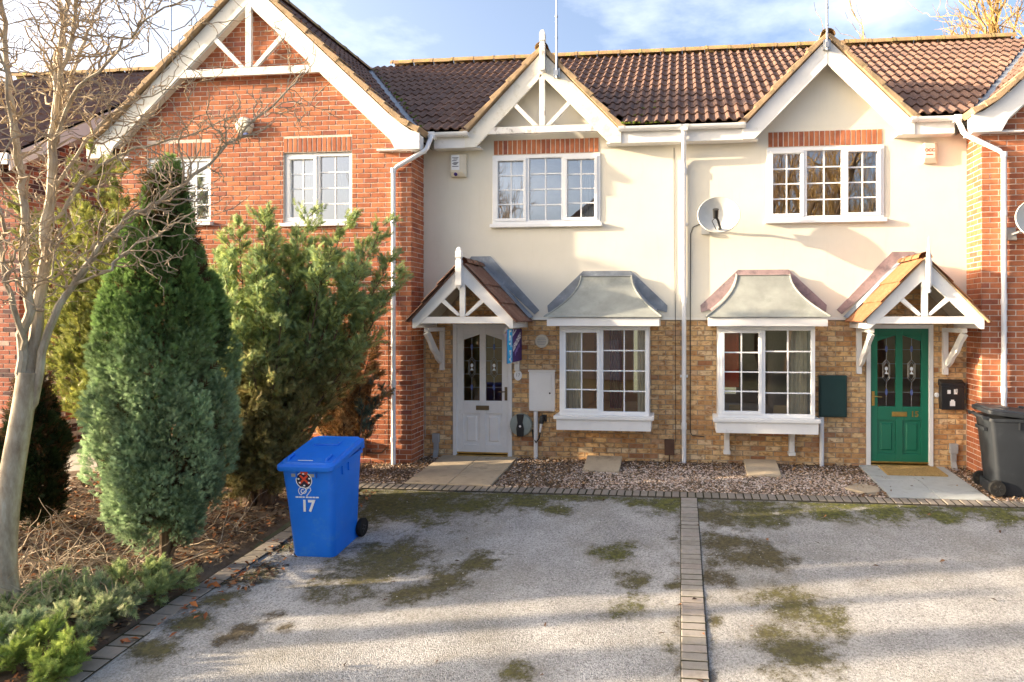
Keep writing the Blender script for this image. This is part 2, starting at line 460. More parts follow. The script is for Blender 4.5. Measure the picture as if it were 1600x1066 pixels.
def driveway():
    st = .06; xs = np.arange(-4.40, 11.0, st); ys = np.arange(-9.0, -1.655, st)
    X, Y = np.meshgrid(xs, ys); Z = np.vectorize(gz)(Y) + .004 * np.sin(X * 2.1 + 1) * np.sin(Y * 1.7) + .003 * np.sin(X * 5 + Y * 3)
    R = np.zeros_like(X); G = np.zeros_like(X)
    for (x, y, r, g) in MOSS:
        w = np.clip(1.0 - (np.hypot(X - x, (Y - y) * 1.15) / (r * 1.9)), 0, 1) * 1.15; G = np.where(w > R, g, G); R = np.maximum(R, w)
    R = np.maximum(R, np.clip(.95 - np.abs(Y + 1.74) * 3.2, 0, 1)); G = np.where(np.abs(Y + 1.72) < .12, np.maximum(G, .65), G)
    for xe in (-.03, .25): R = np.maximum(R, np.clip(.62 - np.abs(X - xe) * 6, 0, 1))
    nx = len(xs); idx = np.arange(X.size).reshape(X.shape)
    F = np.stack([idx[:-1, :-1], idx[:-1, 1:], idx[1:, 1:], idx[1:, :-1]], -1).reshape(-1, 4)
    c = np.stack([R, G, G * 0], -1).reshape(-1, 3)
    me = mesh_np('driveway', np.stack([X, Y, Z], -1).reshape(-1, 3), F, drive_mat(), c, True)
    return put(tag(bpy.data.objects.new('driveway', me), kind='structure'))


driveway()
m_road = simple('road_asphalt', (.06, .06, .062), .2, 3, .9, .2, bump=.5, bscale=70)
put(tag(bpy.data.objects.new('road', interp_sheet('road', -120, 120, [-18, -9.02], .02, m_road)), kind='structure'))

# block pavers: the strip between the drives, the edging below the beds, the kerb along the planting bed
def paver_mat(name, cs):
    m = N(name); r = m.n('ObjectInfo').outputs['Random']
    col = m.ramp(r, [(0, cs[0]), (.5, cs[1]), (1, cs[2])]); col = m.mix(m.ramp(m.noise(11, 6, .7), [(.45, 0.0), (.75, .55)]), col, (.15, .135, .10))
    col = m.mix(m.ramp(m.noise(90, 3, .7), [(.6, 0.0), (.75, .5)]), col, (.45, .43, .39)); m.bump(m.noise(110, 5, .7), .6, .005); return m.fin(col, .9, .2)


m_paver = paver_mat('grey_paver', [(.255, .235, .205), (.33, .305, .27), (.295, .255, .225)])
m_paver2 = paver_mat('edging_paver', [(.22, .195, .16), (.275, .24, .20), (.25, .215, .185)])
m_joint = simple('mossy_joint', (.045, .042, .024), .4, 30, .95, .1, bump=.8, bscale=80)


def chamfer_block(name, w, d, h, c, mat):
    b = MB(); R = lambda i, z: [(-w / 2 + i, -d / 2 + i, z), (w / 2 - i, -d / 2 + i, z), (w / 2 - i, d / 2 - i, z), (-w / 2 + i, d / 2 - i, z)]
    b.rings([R(0, -h), R(0, -c), R(c, 0)]); return b.mesh(name, mat)


def pavers(name, label_kind, bed_mb, mesh, places):
    root = bed_mb.build(name, m_joint); tag(root, kind='structure'); rr = random.Random(name)
    for (x, y, rz) in places:
        sl_ = math.atan(.11) if y < -1.7 else math.atan(.055)
        M_ = Matrix.Translation((x, y, gz(y) + .012 + rr.uniform(-.004, .004))) @ Matrix.Rotation(sl_, 4, 'X') @ Matrix.Rotation(rz + rr.uniform(-.012, .012), 4, 'Z') @ Matrix.Rotation(rr.uniform(-.012, .012), 4, 'X')
        put(bpy.data.objects.new('paver', mesh), root, M_)
    return root


pm = chamfer_block('paver', .200, .087, .06, .006, m_paver); pm2 = chamfer_block('paver', .086, .192, .06, .007, m_paver2); pm3 = chamfer_block('paver', .195, .140, .06, .007, m_paver2)
def bed(x0, x1, ya, yb):
    b = MB(); b.add([(x0, ya, gz(ya) + .005), (x1, ya, gz(ya) + .005), (x1, yb, gz(yb) + .005), (x0, yb, gz(yb) + .005)], [(0, 1, 2, 3)]); return b


pavers('paver_strip', '', bed(.0, .215, -8.0, -1.66), pm, [(.108, -1.71 - i * .1005, 0) for i in range(58)])
pavers('edging_strip', '', bed(-4.45, 6.4, -1.66, -1.44), pm2, [(-4.38 + i * .1005, -1.55, 0) for i in range(106)])
kb = MB(); kp = []
def kx(y):
    return -4.46 + .16 * max(0, (y + 4.4)) ** 1.0 * .35 + .02 * math.sin(y * 1.5)


ys = [-1.62 - i * .15 for i in range(40)]
for a_, b_ in zip(ys[:-1], ys[1:]):
    kb.add([(kx(a_) - .11, a_, gz(a_) + .006), (kx(a_) + .11, a_, gz(a_) + .006), (kx(b_) + .11, b_, gz(b_) + .006), (kx(b_) - .11, b_, gz(b_) + .006)], [(0, 1, 2, 3)])
pavers('kerb', '', kb, pm3, [(kx(y), y, math.atan2(kx(y - .1) - kx(y + .1), .2)) for y in [-1.74 - i * .1495 for i in range(36)]])

# slabs
m_slab = simple('sandstone_slab', (.46, .375, .265), .14, 4, .9, .2, bump=.4, bscale=70, dirt=(.22, .185, .13), dscale=4, dlo=.55, dhi=.75)
m_slabg = simple('grey_slab', (.40, .42, .41), .12, 4, .9, .2, bump=.4, bscale=70, dirt=(.24, .24, .2), dscale=4, dlo=.55, dhi=.75)
m_conc = simple('path_concrete', (.40, .36, .30), .12, 3, .9, .2, bump=.4, bscale=50)
def slab_path(name, x0, x1, mat):
    b = MB(); b.box(x0 + .02, x1 - .02, -1.42, .02, -.2, -.085); root = tag(b.build(name, m_joint), kind='structure'); xm = (x0 + x1) / 2
    # slabs tilt with the slight fall of the path
    for (a, c) in ((x0, xm - .004), (xm + .004, x1)):
        for (ya, yb) in ((-1.44, -.724), (-.716, -.015)):
            q = MB(); za, zb = gz(ya) + .022, gz(yb) + .022
            q.add([(a, ya, za - .05), (c, ya, za - .05), (c, yb, zb - .05), (a, yb, zb - .05), (a, ya, za), (c, ya, za), (c, yb, zb), (a, yb, zb)], [(0, 3, 2, 1), (4, 5, 6, 7), (0, 1, 5, 4), (1, 2, 6, 5), (2, 3, 7, 6), (3, 0, 4, 7)])
            q.build('slab', mat, root, bevel=.004)


slab_path('slab_path_white_door', -3.72, -2.52, m_slab)
slab_path('slab_path_green_door', 2.61, 3.80, m_slabg)
p = interp_sheet('side_path', -9.7, -8.1, [-2.6, -.45], .02, m_conc); put(tag(bpy.data.objects.new('side_path', p), kind='structure'))
def ramp_slab(x0, x1, y0, y1, z0, z1, label):
    q = MB(); q.add([(x0, y0, z0 - .05), (x1, y0, z0 - .05), (x1, y1, z1 - .05), (x0, y1, z1 - .05), (x0, y0, z0), (x1, y0, z0), (x1, y1, z1), (x0, y1, z1)], [(0, 3, 2, 1), (4, 5, 6, 7), (0, 1, 5, 4), (1, 2, 6, 5), (2, 3, 7, 6), (3, 0, 4, 7)])
    tag(q.build('stone_slab', m_slab, bevel=.006), label, 'slab', 'slabs leaning under the bay windows')


ramp_slab(-1.40, -.87, -.66, -.16, -.01, .10, 'sandy stone slab lying below the bay window of the white-door house')
ramp_slab(.93, 1.40, -.69, -.12, -.015, .09, 'grey-brown stone slab lying below the bay window with white brackets')
q = MB(); rr = random.Random(3); pl = []
for k in range(14):
    t = 2 * math.pi * k / 14; r = 1 + rr.uniform(-.13, .13); pl.append((2.37 + .215 * r * math.cos(t), -1.12 + .2 * r * math.sin(t)))
q.prism(pl, -.10, -.035, 'z'); tag(q.build('stepping_stone', m_slab, bevel=.012), 'pale irregular stepping stone beside the path to the green door', 'stone')

# ---------------------------------------------------------------- bricks and tiles
_bm = {}
CAM = Vector((CAMX, CAMY, CAMZ))


def block_geo(w, h, proud=.006, back=.015, c=.0035):
    """a brick: x 0..w, z 0..h, its face at -y with worn arrises"""
    R = lambda i, y: [(i, y, i), (w - i, y, i), (w - i, y, h - i), (i, y, h - i)]
    v = R(0, back) + R(0, -proud + c) + R(c, -proud)
    f = [(0, 1, 5, 4), (1, 2, 6, 5), (2, 3, 7, 6), (3, 0, 4, 7), (4, 5, 9, 8), (5, 6, 10, 9), (6, 7, 11, 10), (7, 4, 8, 11), (8, 9, 10, 11)]
    return v, f


def brick_mesh(w, h, mat):
    k = (round(w, 2), round(h, 3), mat.name)
    if k not in _bm:
        v, f = block_geo(k[0], h); b = MB(); b.add(v, f); me = b.mesh('brick', mat, fix=False); _bm[k] = me
    return _bm[k]


def bricks(parent, walls, mats, quota, key, seed=1, name='brick'):
    """walls: (origin, rotz, u0, u1, v0, v1, holes, clip). Stretcher bond; the nearest ones are objects, the rest one mass."""
    rr = random.Random(seed); items = []
    for (O, rz, u0, u1, v0, v1, holes, clip) in walls:
        O = Vector(O); c, s = math.cos(rz), math.sin(rz); k = 0; v = v0
        while v < v1 - .03:
            h = min(.065, v1 - v); off = 0 if k % 2 == 0 else -.1125
            u = u0 + off
            while u < u1:
                a, b = max(u, u0), min(u + .215, u1)
                segs = [(a, b)]
                for (h0, h1, g0, g1) in holes:
                    if g0 < v + h * .6 and g1 > v + h * .4:
                        ns_ = []
                        for (p_, q_) in segs:
                            if q_ <= h0 or p_ >= h1: ns_.append((p_, q_))
                            else:
                                if p_ < h0: ns_.append((p_, h0 - .004))
                                if q_ > h1: ns_.append((h1 + .004, q_))
                        segs = ns_
                for (p_, q_) in segs:
                    if q_ - p_ > .03 and (clip is None or clip((p_ + q_) / 2, v + h / 2)):
                        w = round(q_ - p_, 2)
                        if w > q_ - p_: w -= .01
                        pos = O + Vector((c * p_, s * p_, v))
                        items.append((key(pos), pos, rz, w, h))
                u += .225
            v += .075; k += 1
    items.sort(key=lambda t: t[0])
    for (_, pos, rz, w, h) in items[:quota]:
        put(bpy.data.objects.new(name, brick_mesh(w, h, mats[0])), parent, Matrix.Translation(pos) @ Matrix.Rotation(rz, 4, 'Z') @ Matrix.Translation((0, rr.uniform(-.002, .002), 0)))
    if items[quota:]:
        b = MB()
        for (_, pos, rz, w, h) in items[quota:]:
            v, f = block_geo(w, h, .006 + rr.uniform(-.002, .002)); c, s = math.cos(rz), math.sin(rz)
            b.add([(pos.x + c * x - s * y, pos.y + s * x + c * y, pos.z + z) for x, y, z in v], f)
        me = b.mesh('brickwork', mats[1], fix=False); o = bpy.data.objects.new('brickwork', me); put(o, parent); o['kind'] = 'stuff'


TW = .30


def tile_geo(exp, TW=TW, amp=.036):
    """double-roll interlocking tile: x 0..TW, y up the slope, z off the roof"""
    L_ = exp + .07; n = 13; top = []; bot = []; lip = []
    for i in range(n):
        x = TW * i / (n - 1); ph = (x / TW * 2) % 1.0
        z = amp * max(0, math.sin(math.pi * min(1, max(0, (ph - .18) / .60)))) ** .8
        bot.append((x, 0, z + .030)); top.append((x, L_, z + .004)); lip.append((x, .004, z + .010))
    v = bot + top + lip; f = []
    for i in range(n - 1):
        f.append((i, i + 1, n + i + 1, n + i)); f.append((2 * n + i, 2 * n + i + 1, i + 1, i))
    return v, f


def tiles(parent, O, across, up, exp, nc, nr, mats, quota, keep, planes, key, seed=2, name='roof_tile', u0=0.0, TW=TW, amp=.036):
    rr = random.Random(seed); O = Vector(O); A = Vector(across).normalized(); U = Vector(up).normalized(); Nn = A.cross(U).normalized()
    base = Matrix(((A.x, U.x, Nn.x, 0), (A.y, U.y, Nn.y, 0), (A.z, U.z, Nn.z, 0), (0, 0, 0, 1)))
    v, f = tile_geo(exp, TW, amp); tm = MB(); tm.add(v, f); me = tm.mesh('roof_tile', mats[0], smooth=True, fix=False)
    items = []
    for r in range(nr):
        for c in range(nc):
            p = O + A * (u0 + c * TW) + U * (r * exp)
            cor = [p + A * a + U * b for a in (0, TW) for b in (0, exp)]
            s = [keep(q) for q in cor]
            if not all(s): continue
            ins = all(all((q - po).dot(pn) >= 0 for q in cor) for po, pn in planes) if planes else True
            out = any(all((q - po).dot(pn) < 0 for q in cor) for po, pn in planes) if planes else False
            if out: continue
            items.append((key(p), p, ins, rr.uniform(-.004, .004), rr.uniform(-.008, .008)))
    items.sort(key=lambda t: t[0]); mass = MB()
    for i, (_, p, ins, dz, tw) in enumerate(items):
        M_ = Matrix.Translation(p + Nn * dz) @ base @ Matrix.Rotation(tw, 4, 'Z')
        if ins and i < quota:
            put(bpy.data.objects.new(name, me), parent, M_)
        else:
            if ins: mass.add([M_ @ Vector(q) for q in v], f)
            else:
                bm = bmesh.new(); bm.from_mesh(me); bm.transform(M_)
                for po, pn in planes: bmesh.ops.bisect_plane(bm, geom=bm.verts[:] + bm.edges[:] + bm.faces[:], plane_co=po, plane_no=pn, clear_inner=True)
                if i < quota:
                    m2 = bpy.data.meshes.new('roof_tile'); bm.to_mesh(m2); m2.materials.append(mats[0]); put(bpy.data.objects.new(name, m2), parent)
                else:
                    bm.verts.index_update(); mass.add([tuple(q.co) for q in bm.verts], [tuple(q.index for q in g.verts) for g in bm.faces])
                bm.free()
    if mass.v:
        m3 = mass.mesh('tile_mass', mats[1], smooth=True, fix=False); o = bpy.data.objects.new('tile_mass', m3); put(o, parent); o['kind'] = 'stuff'


def ridge(parent, a, b, mat, r=.115, step=.45, name='ridge_tile'):
    a, b = Vector(a), Vector(b); d = (b - a); n = max(1, round(d.length / step)); d.normalize()
    s = Vector((0, 0, 1)).cross(d).normalized(); h = Vector((0, 0, 1)); rr = random.Random(n)
    ln = (b - a).length / n
    g = MB(); K = 9
    rg = []
    for (t, rad_) in ((0, r * 1.05), (.05, r * 1.05), (.051, r), (ln - .004, r * .985)):
        rg.append([(math.cos(math.pi * k / (K - 1)) * rad_, t, math.sin(math.pi * k / (K - 1)) * rad_ * .92) for k in range(K)])
    for i in range(len(rg) - 1):
        pass
    vs = [p for q in rg for p in q]; fs = []
    for i in range(len(rg) - 1):
        for k in range(K - 1): fs.append((i * K + k, i * K + k + 1, (i + 1) * K + k + 1, (i + 1) * K + k))
    g.add(vs, fs); me = g.mesh(name, mat, smooth=True)
    B = Matrix(((s.x, d.x, h.x, 0), (s.y, d.y, h.y, 0), (s.z, d.z, h.z, 0), (0, 0, 0, 1)))
    for i in range(n):
        put(bpy.data.objects.new(name, me), parent, Matrix.Translation(a + d * ln * i + Vector((0, 0, rr.uniform(-.006, .006)))) @ B @ Matrix.Rotation(rr.uniform(-.012, .012), 4, 'Z'))


def verge(parent, a, b, y0, y1, mat, th=.075, step=.345, name='verge_tile'):
    """stepped tile ends bedded in mortar along a sloping gable edge from foot a to apex b (x, z)"""
    a, b = Vector((a[0], 0, a[1])), Vector((b[0], 0, b[1])); d = b - a; n = max(2, round(d.length / step)); d.normalize(); rr = random.Random(n * 3)
    ln = (Vector(b) - a).length / n; nn = Vector((-d.z, 0, d.x)); nn = nn if nn.z > 0 else -nn
    for i in range(n):
        p = a + d * ln * i; q = a + d * (ln * (i + 1) + .02); m = MB(); j = rr.uniform(-.006, .006)
        m.prism([(p.x, p.z), (q.x, q.z), (q.x + nn.x * (th * .62), q.z + nn.z * th * .62), (p.x + nn.x * (th + j), p.z + nn.z * (th + j))], y0 + rr.uniform(-.012, .012), y1, 'y')
        m.build(name, mat, parent, bevel=.008)


# ---------------------------------------------------------------- windows, doors, porches
def window(house, x0, x1, z0, z1, y, lights, glass, rows=4, cols=2, name='window', fr=.055, d=.07):
    """lights: (a, b, sash) as fractions of the width; the frame is the part, panes, sashes and bars its pieces"""
    x0, x1 = sorted((x0, x1)); m = MB(); w = x1 - x0
    m.box(x0, x1, y, y + d, z1 - fr, z1); m.box(x0, x1, y, y + d, z0, z0 + fr); m.box(x0, x0 + fr, y, y + d, z0 + fr, z1 - fr); m.box(x1 - fr, x1, y, y + d, z0 + fr, z1 - fr)
    for (a, b, s) in lights[:-1]:
        m.box(x0 + b * w - fr * .5, x0 + b * w + fr * .5, y, y + d, z0 + fr, z1 - fr)
    part = m.build(name, m_upvc, house, bevel=.006)
    for i, (a, b, s) in enumerate(lights):
        l = x0 + fr if i == 0 else x0 + a * w + fr * .5; r = x1 - fr if i == len(lights) - 1 else x0 + b * w - fr * .5
        bo, tp = z0 + fr, z1 - fr
        if s:
            k = .048; q = MB(); yy = y - .014
            q.box(l - .012, r + .012, yy, y + .045, tp - k + .012, tp + .012); q.box(l - .012, r + .012, yy, y + .045, bo - .012, bo + k - .012)
            q.box(l - .012, l + k - .012, yy, y + .045, bo + k - .012, tp - k + .012); q.box(r - k + .012, r + .012, yy, y + .045, bo + k - .012, tp - k + .012)
            q.build('sash', m_upvc, part, bevel=.006); l += k - .012; r -= k - .012; bo += k - .012; tp -= k - .012
        yb = y + .022; bw = .0095; q = MB(); pw = (r - l) / cols; ph = (tp - bo) / rows
        for c in range(1, cols): q.box(l + c * pw - bw, l + c * pw + bw, yb, yb + .03, bo, tp)
        for rw in range(1, rows):
            for c in range(cols): q.box(l + c * pw + (bw if c else 0), l + (c + 1) * pw - (bw if c < cols - 1 else 0), yb + .001, yb + .029, bo + rw * ph - bw, bo + rw * ph + bw)
        q.build('glazing_bars', m_upvc, part)
        g = MB(); g.add([(-pw / 2, 0, -ph / 2), (pw / 2, 0, -ph / 2), (pw / 2, 0, ph / 2), (-pw / 2, 0, ph / 2)], [(0, 1, 2, 3)]); gm = g.mesh('pane', glass)
        rr = random.Random(int(l * 1000) + i); tz, tx = rr.uniform(-.006, .006), rr.uniform(-.006, .006)
        for c in range(cols):
            for rw in range(rows):
                put(bpy.data.objects.new('pane', gm), part, Matrix.Translation((l + (c + .5) * pw, yb + .015, bo + (rw + .5) * ph)) @ Matrix.Rotation(tz, 4, 'Z') @ Matrix.Rotation(tx, 4, 'X'))
    return part


def curtain(parent, x0, x1, z0, z1, y, mat, waves=6, amp=.022, gather=0.0):
    m = MB(); n = waves * 8; V = []; F = []
    x0, x1 = sorted((x0, x1))
    for j, t in enumerate((0, .3, .6, 1)):
        for i in range(n + 1):
            u = i / n; sh = gather * t * (1 - t) * 3
            V.append((x0 + (x1 - x0) * (u * (1 - abs(sh)) + (sh if sh > 0 else 0)), y + amp * math.sin(u * waves * 6.283) * (.6 + .4 * t), z1 + (z0 - z1) * t))
    for j in range(3):
        for i in range(n): F.append((j * (n + 1) + i, j * (n + 1) + i + 1, (j + 1) * (n + 1) + i + 1, (j + 1) * (n + 1) + i))
    m.add(V, F); return m.build('curtain', mat, parent, smooth='all')


def room(house, x0, x1, z0, z1, y0, depth, mat, rear=None):
    x0, x1 = sorted((x0, x1)); y1 = y0 + depth; m = MB(); e = .02
    m.panel((x0, x1), (z0, z1), [rear] if rear else [], y1, y1 + e); m.box(x0 - e, x0, y0, y1, z0, z1); m.box(x1, x1 + e, y0, y1, z0, z1); m.box(x0 - e, x1 + e, y0, y1 + e, z0 - e, z0); m.box(x0 - e, x1 + e, y0, y1 + e, z1, z1 + e)
    return m.build('room', mat, house)


def text(parent, s, size, M_, mat, name='lettering', depth=.002, bold=0.0, align='CENTER'):
    c = bpy.data.curves.new('t', 'FONT'); c.body = s; c.size = size; c.extrude = depth; c.align_x = align; c.align_y = 'CENTER'; c.offset = bold
    o = bpy.data.objects.new('t', c); COL.objects.link(o); dg = bpy.context.evaluated_depsgraph_get(); dg.update()
    me = bpy.data.meshes.new_from_object(o.evaluated_get(dg)); bpy.data.objects.remove(o); me.materials.clear(); me.materials.append(mat); me.name = name
    return put(bpy.data.objects.new(name, me), parent, M_)


FRONT = Matrix.Rotation(rad(90), 4, 'X')      # lettering upright, facing the camera side (-Y)


def door(house, x0, x1, z0, z1, y, mat, fmat, hx, brass, number=None):
    """x0..x1 the frame; leaf with two tall leaded lights over two panels"""
    x0, x1 = sorted((x0, x1)); f = MB(); fr = .062
    f.box(x0, x0 + fr, y - .03, y + .08, z0, z1); f.box(x1 - fr, x1, y - .03, y + .08, z0, z1); f.box(x0 + fr, x1 - fr, y - .03, y + .08, z1 - fr, z1)
    f.build('door_frame', fmat, house, bevel=.006)
    a, b, lo, hi = x0 + fr, x1 - fr, z0 + .05, z1 - fr; w = b - a; st = w * .125; mu = w * .12; xm = (a + b) / 2; yl = y
    gl = [(a + st, xm - mu / 2), (xm + mu / 2, b - st)]; g0, g1 = lo + .83, hi - .10
    m = MB(); T = .045
    m.box(a, a + st, yl, yl + T, lo, hi); m.box(b - st, b, yl, yl + T, lo, hi); m.box(xm - mu / 2, xm + mu / 2, yl, yl + T, lo, hi)
    for (l, r) in gl:
        m.box(l, r, yl, yl + T, lo, lo + .14); m.box(l, r, yl, yl + T, lo + .63, g0); m.box(l, r, yl, yl + T, g1, hi)
        inner, outer = (r, l) if r < xm else (l, r)
        m.prism([(outer, g1 - .085), (inner, g1), (outer, g1)], yl + .0015, yl + T - .0015)
    part = m.build('door', mat, house, bevel=.004)
    for i, (l, r) in enumerate(gl):
        q = MB(); q.box(l, r, yl + .02, yl + .035, lo + .14, lo + .63); k = .045
        q.rings([[(l + k, yl + .02, lo + .14 + k), (r - k, yl + .02, lo + .14 + k), (r - k, yl + .02, lo + .63 - k), (l + k, yl + .02, lo + .63 - k)],
                 [(l + k + .018, yl + .006, lo + .158 + k), (r - k - .018, yl + .006, lo + .158 + k), (r - k - .018, yl + .006, lo + .612 - k), (l + k + .018, yl + .006, lo + .612 - k)]])
        q.build('door_panel', mat, part, bevel=.002)
        inner, outer = (r, l) if r < xm else (l, r)
        q = MB(); q.add([(l, yl + .022, g0), (r, yl + .022, g0), (r, yl + .022, g1), (l, yl + .022, g1)], [(0, 1, 2, 3)]); q.build('door_light', m_glass_door, part)
        c = (l + r) / 2; H = g1 - g0; yy = yl + .017; q = MB(); t = .0035
        for fz in (.20, .40, .60, .80):
            for (p_, s_) in ((l, c - (.05 if .3 < fz < .7 else .004)), (c + (.05 if .3 < fz < .7 else .004), r)): q.tube([(p_, yy, g0 + H * fz), (s_, yy, g0 + H * fz)], t, 5)
        hexa = [(c, g0 + H * .66), (c + .05, g0 + H * .60), (c + .05, g0 + H * .40), (c, g0 + H * .34), (c - .05, g0 + H * .40), (c - .05, g0 + H * .60), (c, g0 + H * .66)]
        q.tube([(px, yy, pz) for px, pz in hexa], t, 5); q.tube([(px * .68 + c * .32, yy, pz * .8 + (g0 + H * .5) * .2) for px, pz in hexa], t * .8, 5)
        q.tube([(c, yy, g0), (c, yy, g0 + H * .34)], t, 5); q.tube([(c, yy, g0 + H * .66), (c, yy, g1 - .04)], t, 5)
        q.build('leading', m_galv, part)
        q = MB()
        for fz, wd in ((.20, .019), (.81, .019)):
            q.prism([(c + wd * math.sin(6.283 * k / 10), g0 + H * fz + .05 * math.cos(6.283 * k / 10)) for k in range(10)], yy - .004, yy + .002)
        q.build('blue_glass_lozenge', m_blueglass, part)
        q = MB()
        q.prism([(c + .022 * math.sin(6.283 * k / 10), g0 + H * .53 + .03 * math.cos(6.283 * k / 10)) for k in range(10)], yy - .004, yy + .002)
        q.prism([(c, g0 + H * .50), (c + .027, g0 + H * .455), (c - .027, g0 + H * .455)], yy - .004, yy + .002)
        q.build('white_glass_flower', m_paper, part)
    q = MB(); q.box(xm - .105, xm + .105, yl - .014, yl, lo + .685, lo + .755); q.box(xm - .08, xm + .08, yl - .02, yl - .014, lo + .698, lo + .742); q.build('letter_plate', brass, part, bevel=.004)
    q = MB(); q.box(hx - .02, hx + .02, yl - .012, yl, lo + .84, lo + 1.05); s = 1 if hx < xm else -1
    q.tube([(hx, yl - .012, lo + .98), (hx, yl - .05, lo + .98), (hx + s * .03, yl - .056, lo + .98), (hx + s * .11, yl - .056, lo + .975)], .009, 8)
    q.lathe([(.012, 0), (.012, -.02)], (hx, yl - .01, lo + .885), 'y', 10); q.build('door_handle', brass, part, smooth=True)
    q = MB(); q.box(a, b, yl - .05, yl + .06, z0 + .002, z0 + .035); q.box(a, b, yl - .012, yl, z0 + .05, z0 + .075); q.build('threshold', m_brass, house, bevel=.004)
    if number: text(part, number, .115, Matrix.Translation((xm + .215, yl - .002, lo + .72)) @ FRONT, m_brass, 'house_number', .004, .003)
    q = MB(); q.box(x0 - .3, x1 + .3, y + 1.3, y + 1.32, z0, z1); q.box(x0 - .3, x0 - .28, y + .1, y + 1.3, z0, z1); q.box(x1 + .28, x1 + .3, y + .1, y + 1.3, z0, z1); q.box(x0 - .3, x1 + .3, y + .1, y + 1.3, z1, z1 + .02); q.box(x0 - .3, x1 + .3, y + .1, y + 1.3, z0 - .02, z0)
    q.build('hallway', m_room2, house)
    return part


m_blueglass = simple('blue_glass', (.10, .13, .30), .1, 5, .15, .5)


def bracket(parent, x, y1, mat):
    """gallows bracket: wall post, arm and a scalloped brace, in the YZ plane"""
    m = MB(); t = .035
    m.box(x - t, x + t, -.075, -.008, 1.36, 2.035)
    m.box(x - t * .9, x + t * .9, y1, -.076, 1.975, 2.035)
    out = []; inn = []
    for k in range(13):
        s = k / 12; y = -.076 + (y1 + .12) * s; z = 1.50 + .475 * s; bow = .05 * math.sin(math.pi * s)
        nx_, nz_ = -.62, .0
        sc = .016 * math.cos(s * math.pi * 5)
        out.append((y - .0 + bow * .6 - .078 + sc, z - bow - .03)); inn.append((y + .035 + bow * .6, z - bow + .03))
    out = [(min(a, -.0765), b) for a, b in out]; inn = [(min(a, -.0762), min(b, 1.9745)) for a, b in inn]
    for k in range(12):
        m.prism([out[k], out[k + 1], inn[k + 1], inn[k]], x - t * .7, x + t * .7, 'x')
    m.build('bracket', mat, parent, bevel=.004)


def finial(parent, x, y, z0, z1, mat, w=.075, spike=False, name='finial'):
    m = MB(); h = w / 2
    sq = lambda r, z: [(x - r, y - r, z), (x + r, y - r, z), (x + r, y + r, z), (x - r, y + r, z)]
    if spike:
        m.lathe([(.004, z0), (h * .7, z0 + .012), (h * .75, z0 + .04), (h * .45, z0 + .06), (h * .8, z0 + .09), (h, z0 + .13), (h, z1 - .32), (h * .72, z1 - .27), (h * .78, z1 - .24), (h * .5, z1 - .2), (h * .55, z1 - .19), (.004, z1)], (x, y, 0), 'z', 8)
    else:
        m.rings([sq(.008, z0), sq(h * .6, z0 + .05), sq(h, z0 + .06), sq(h, z0 + (z1 - z0) * .68), sq(h * .78, z0 + (z1 - z0) * .70), sq(h * .78, z0 + (z1 - z0) * .735), sq(h, z0 + (z1 - z0) * .75), sq(h, z1 - .07), sq(h * .82, z1 - .055), sq(h * .7, z1 - .02), sq(.01, z1)])
    return m.build(name, mat, parent, bevel=.003)


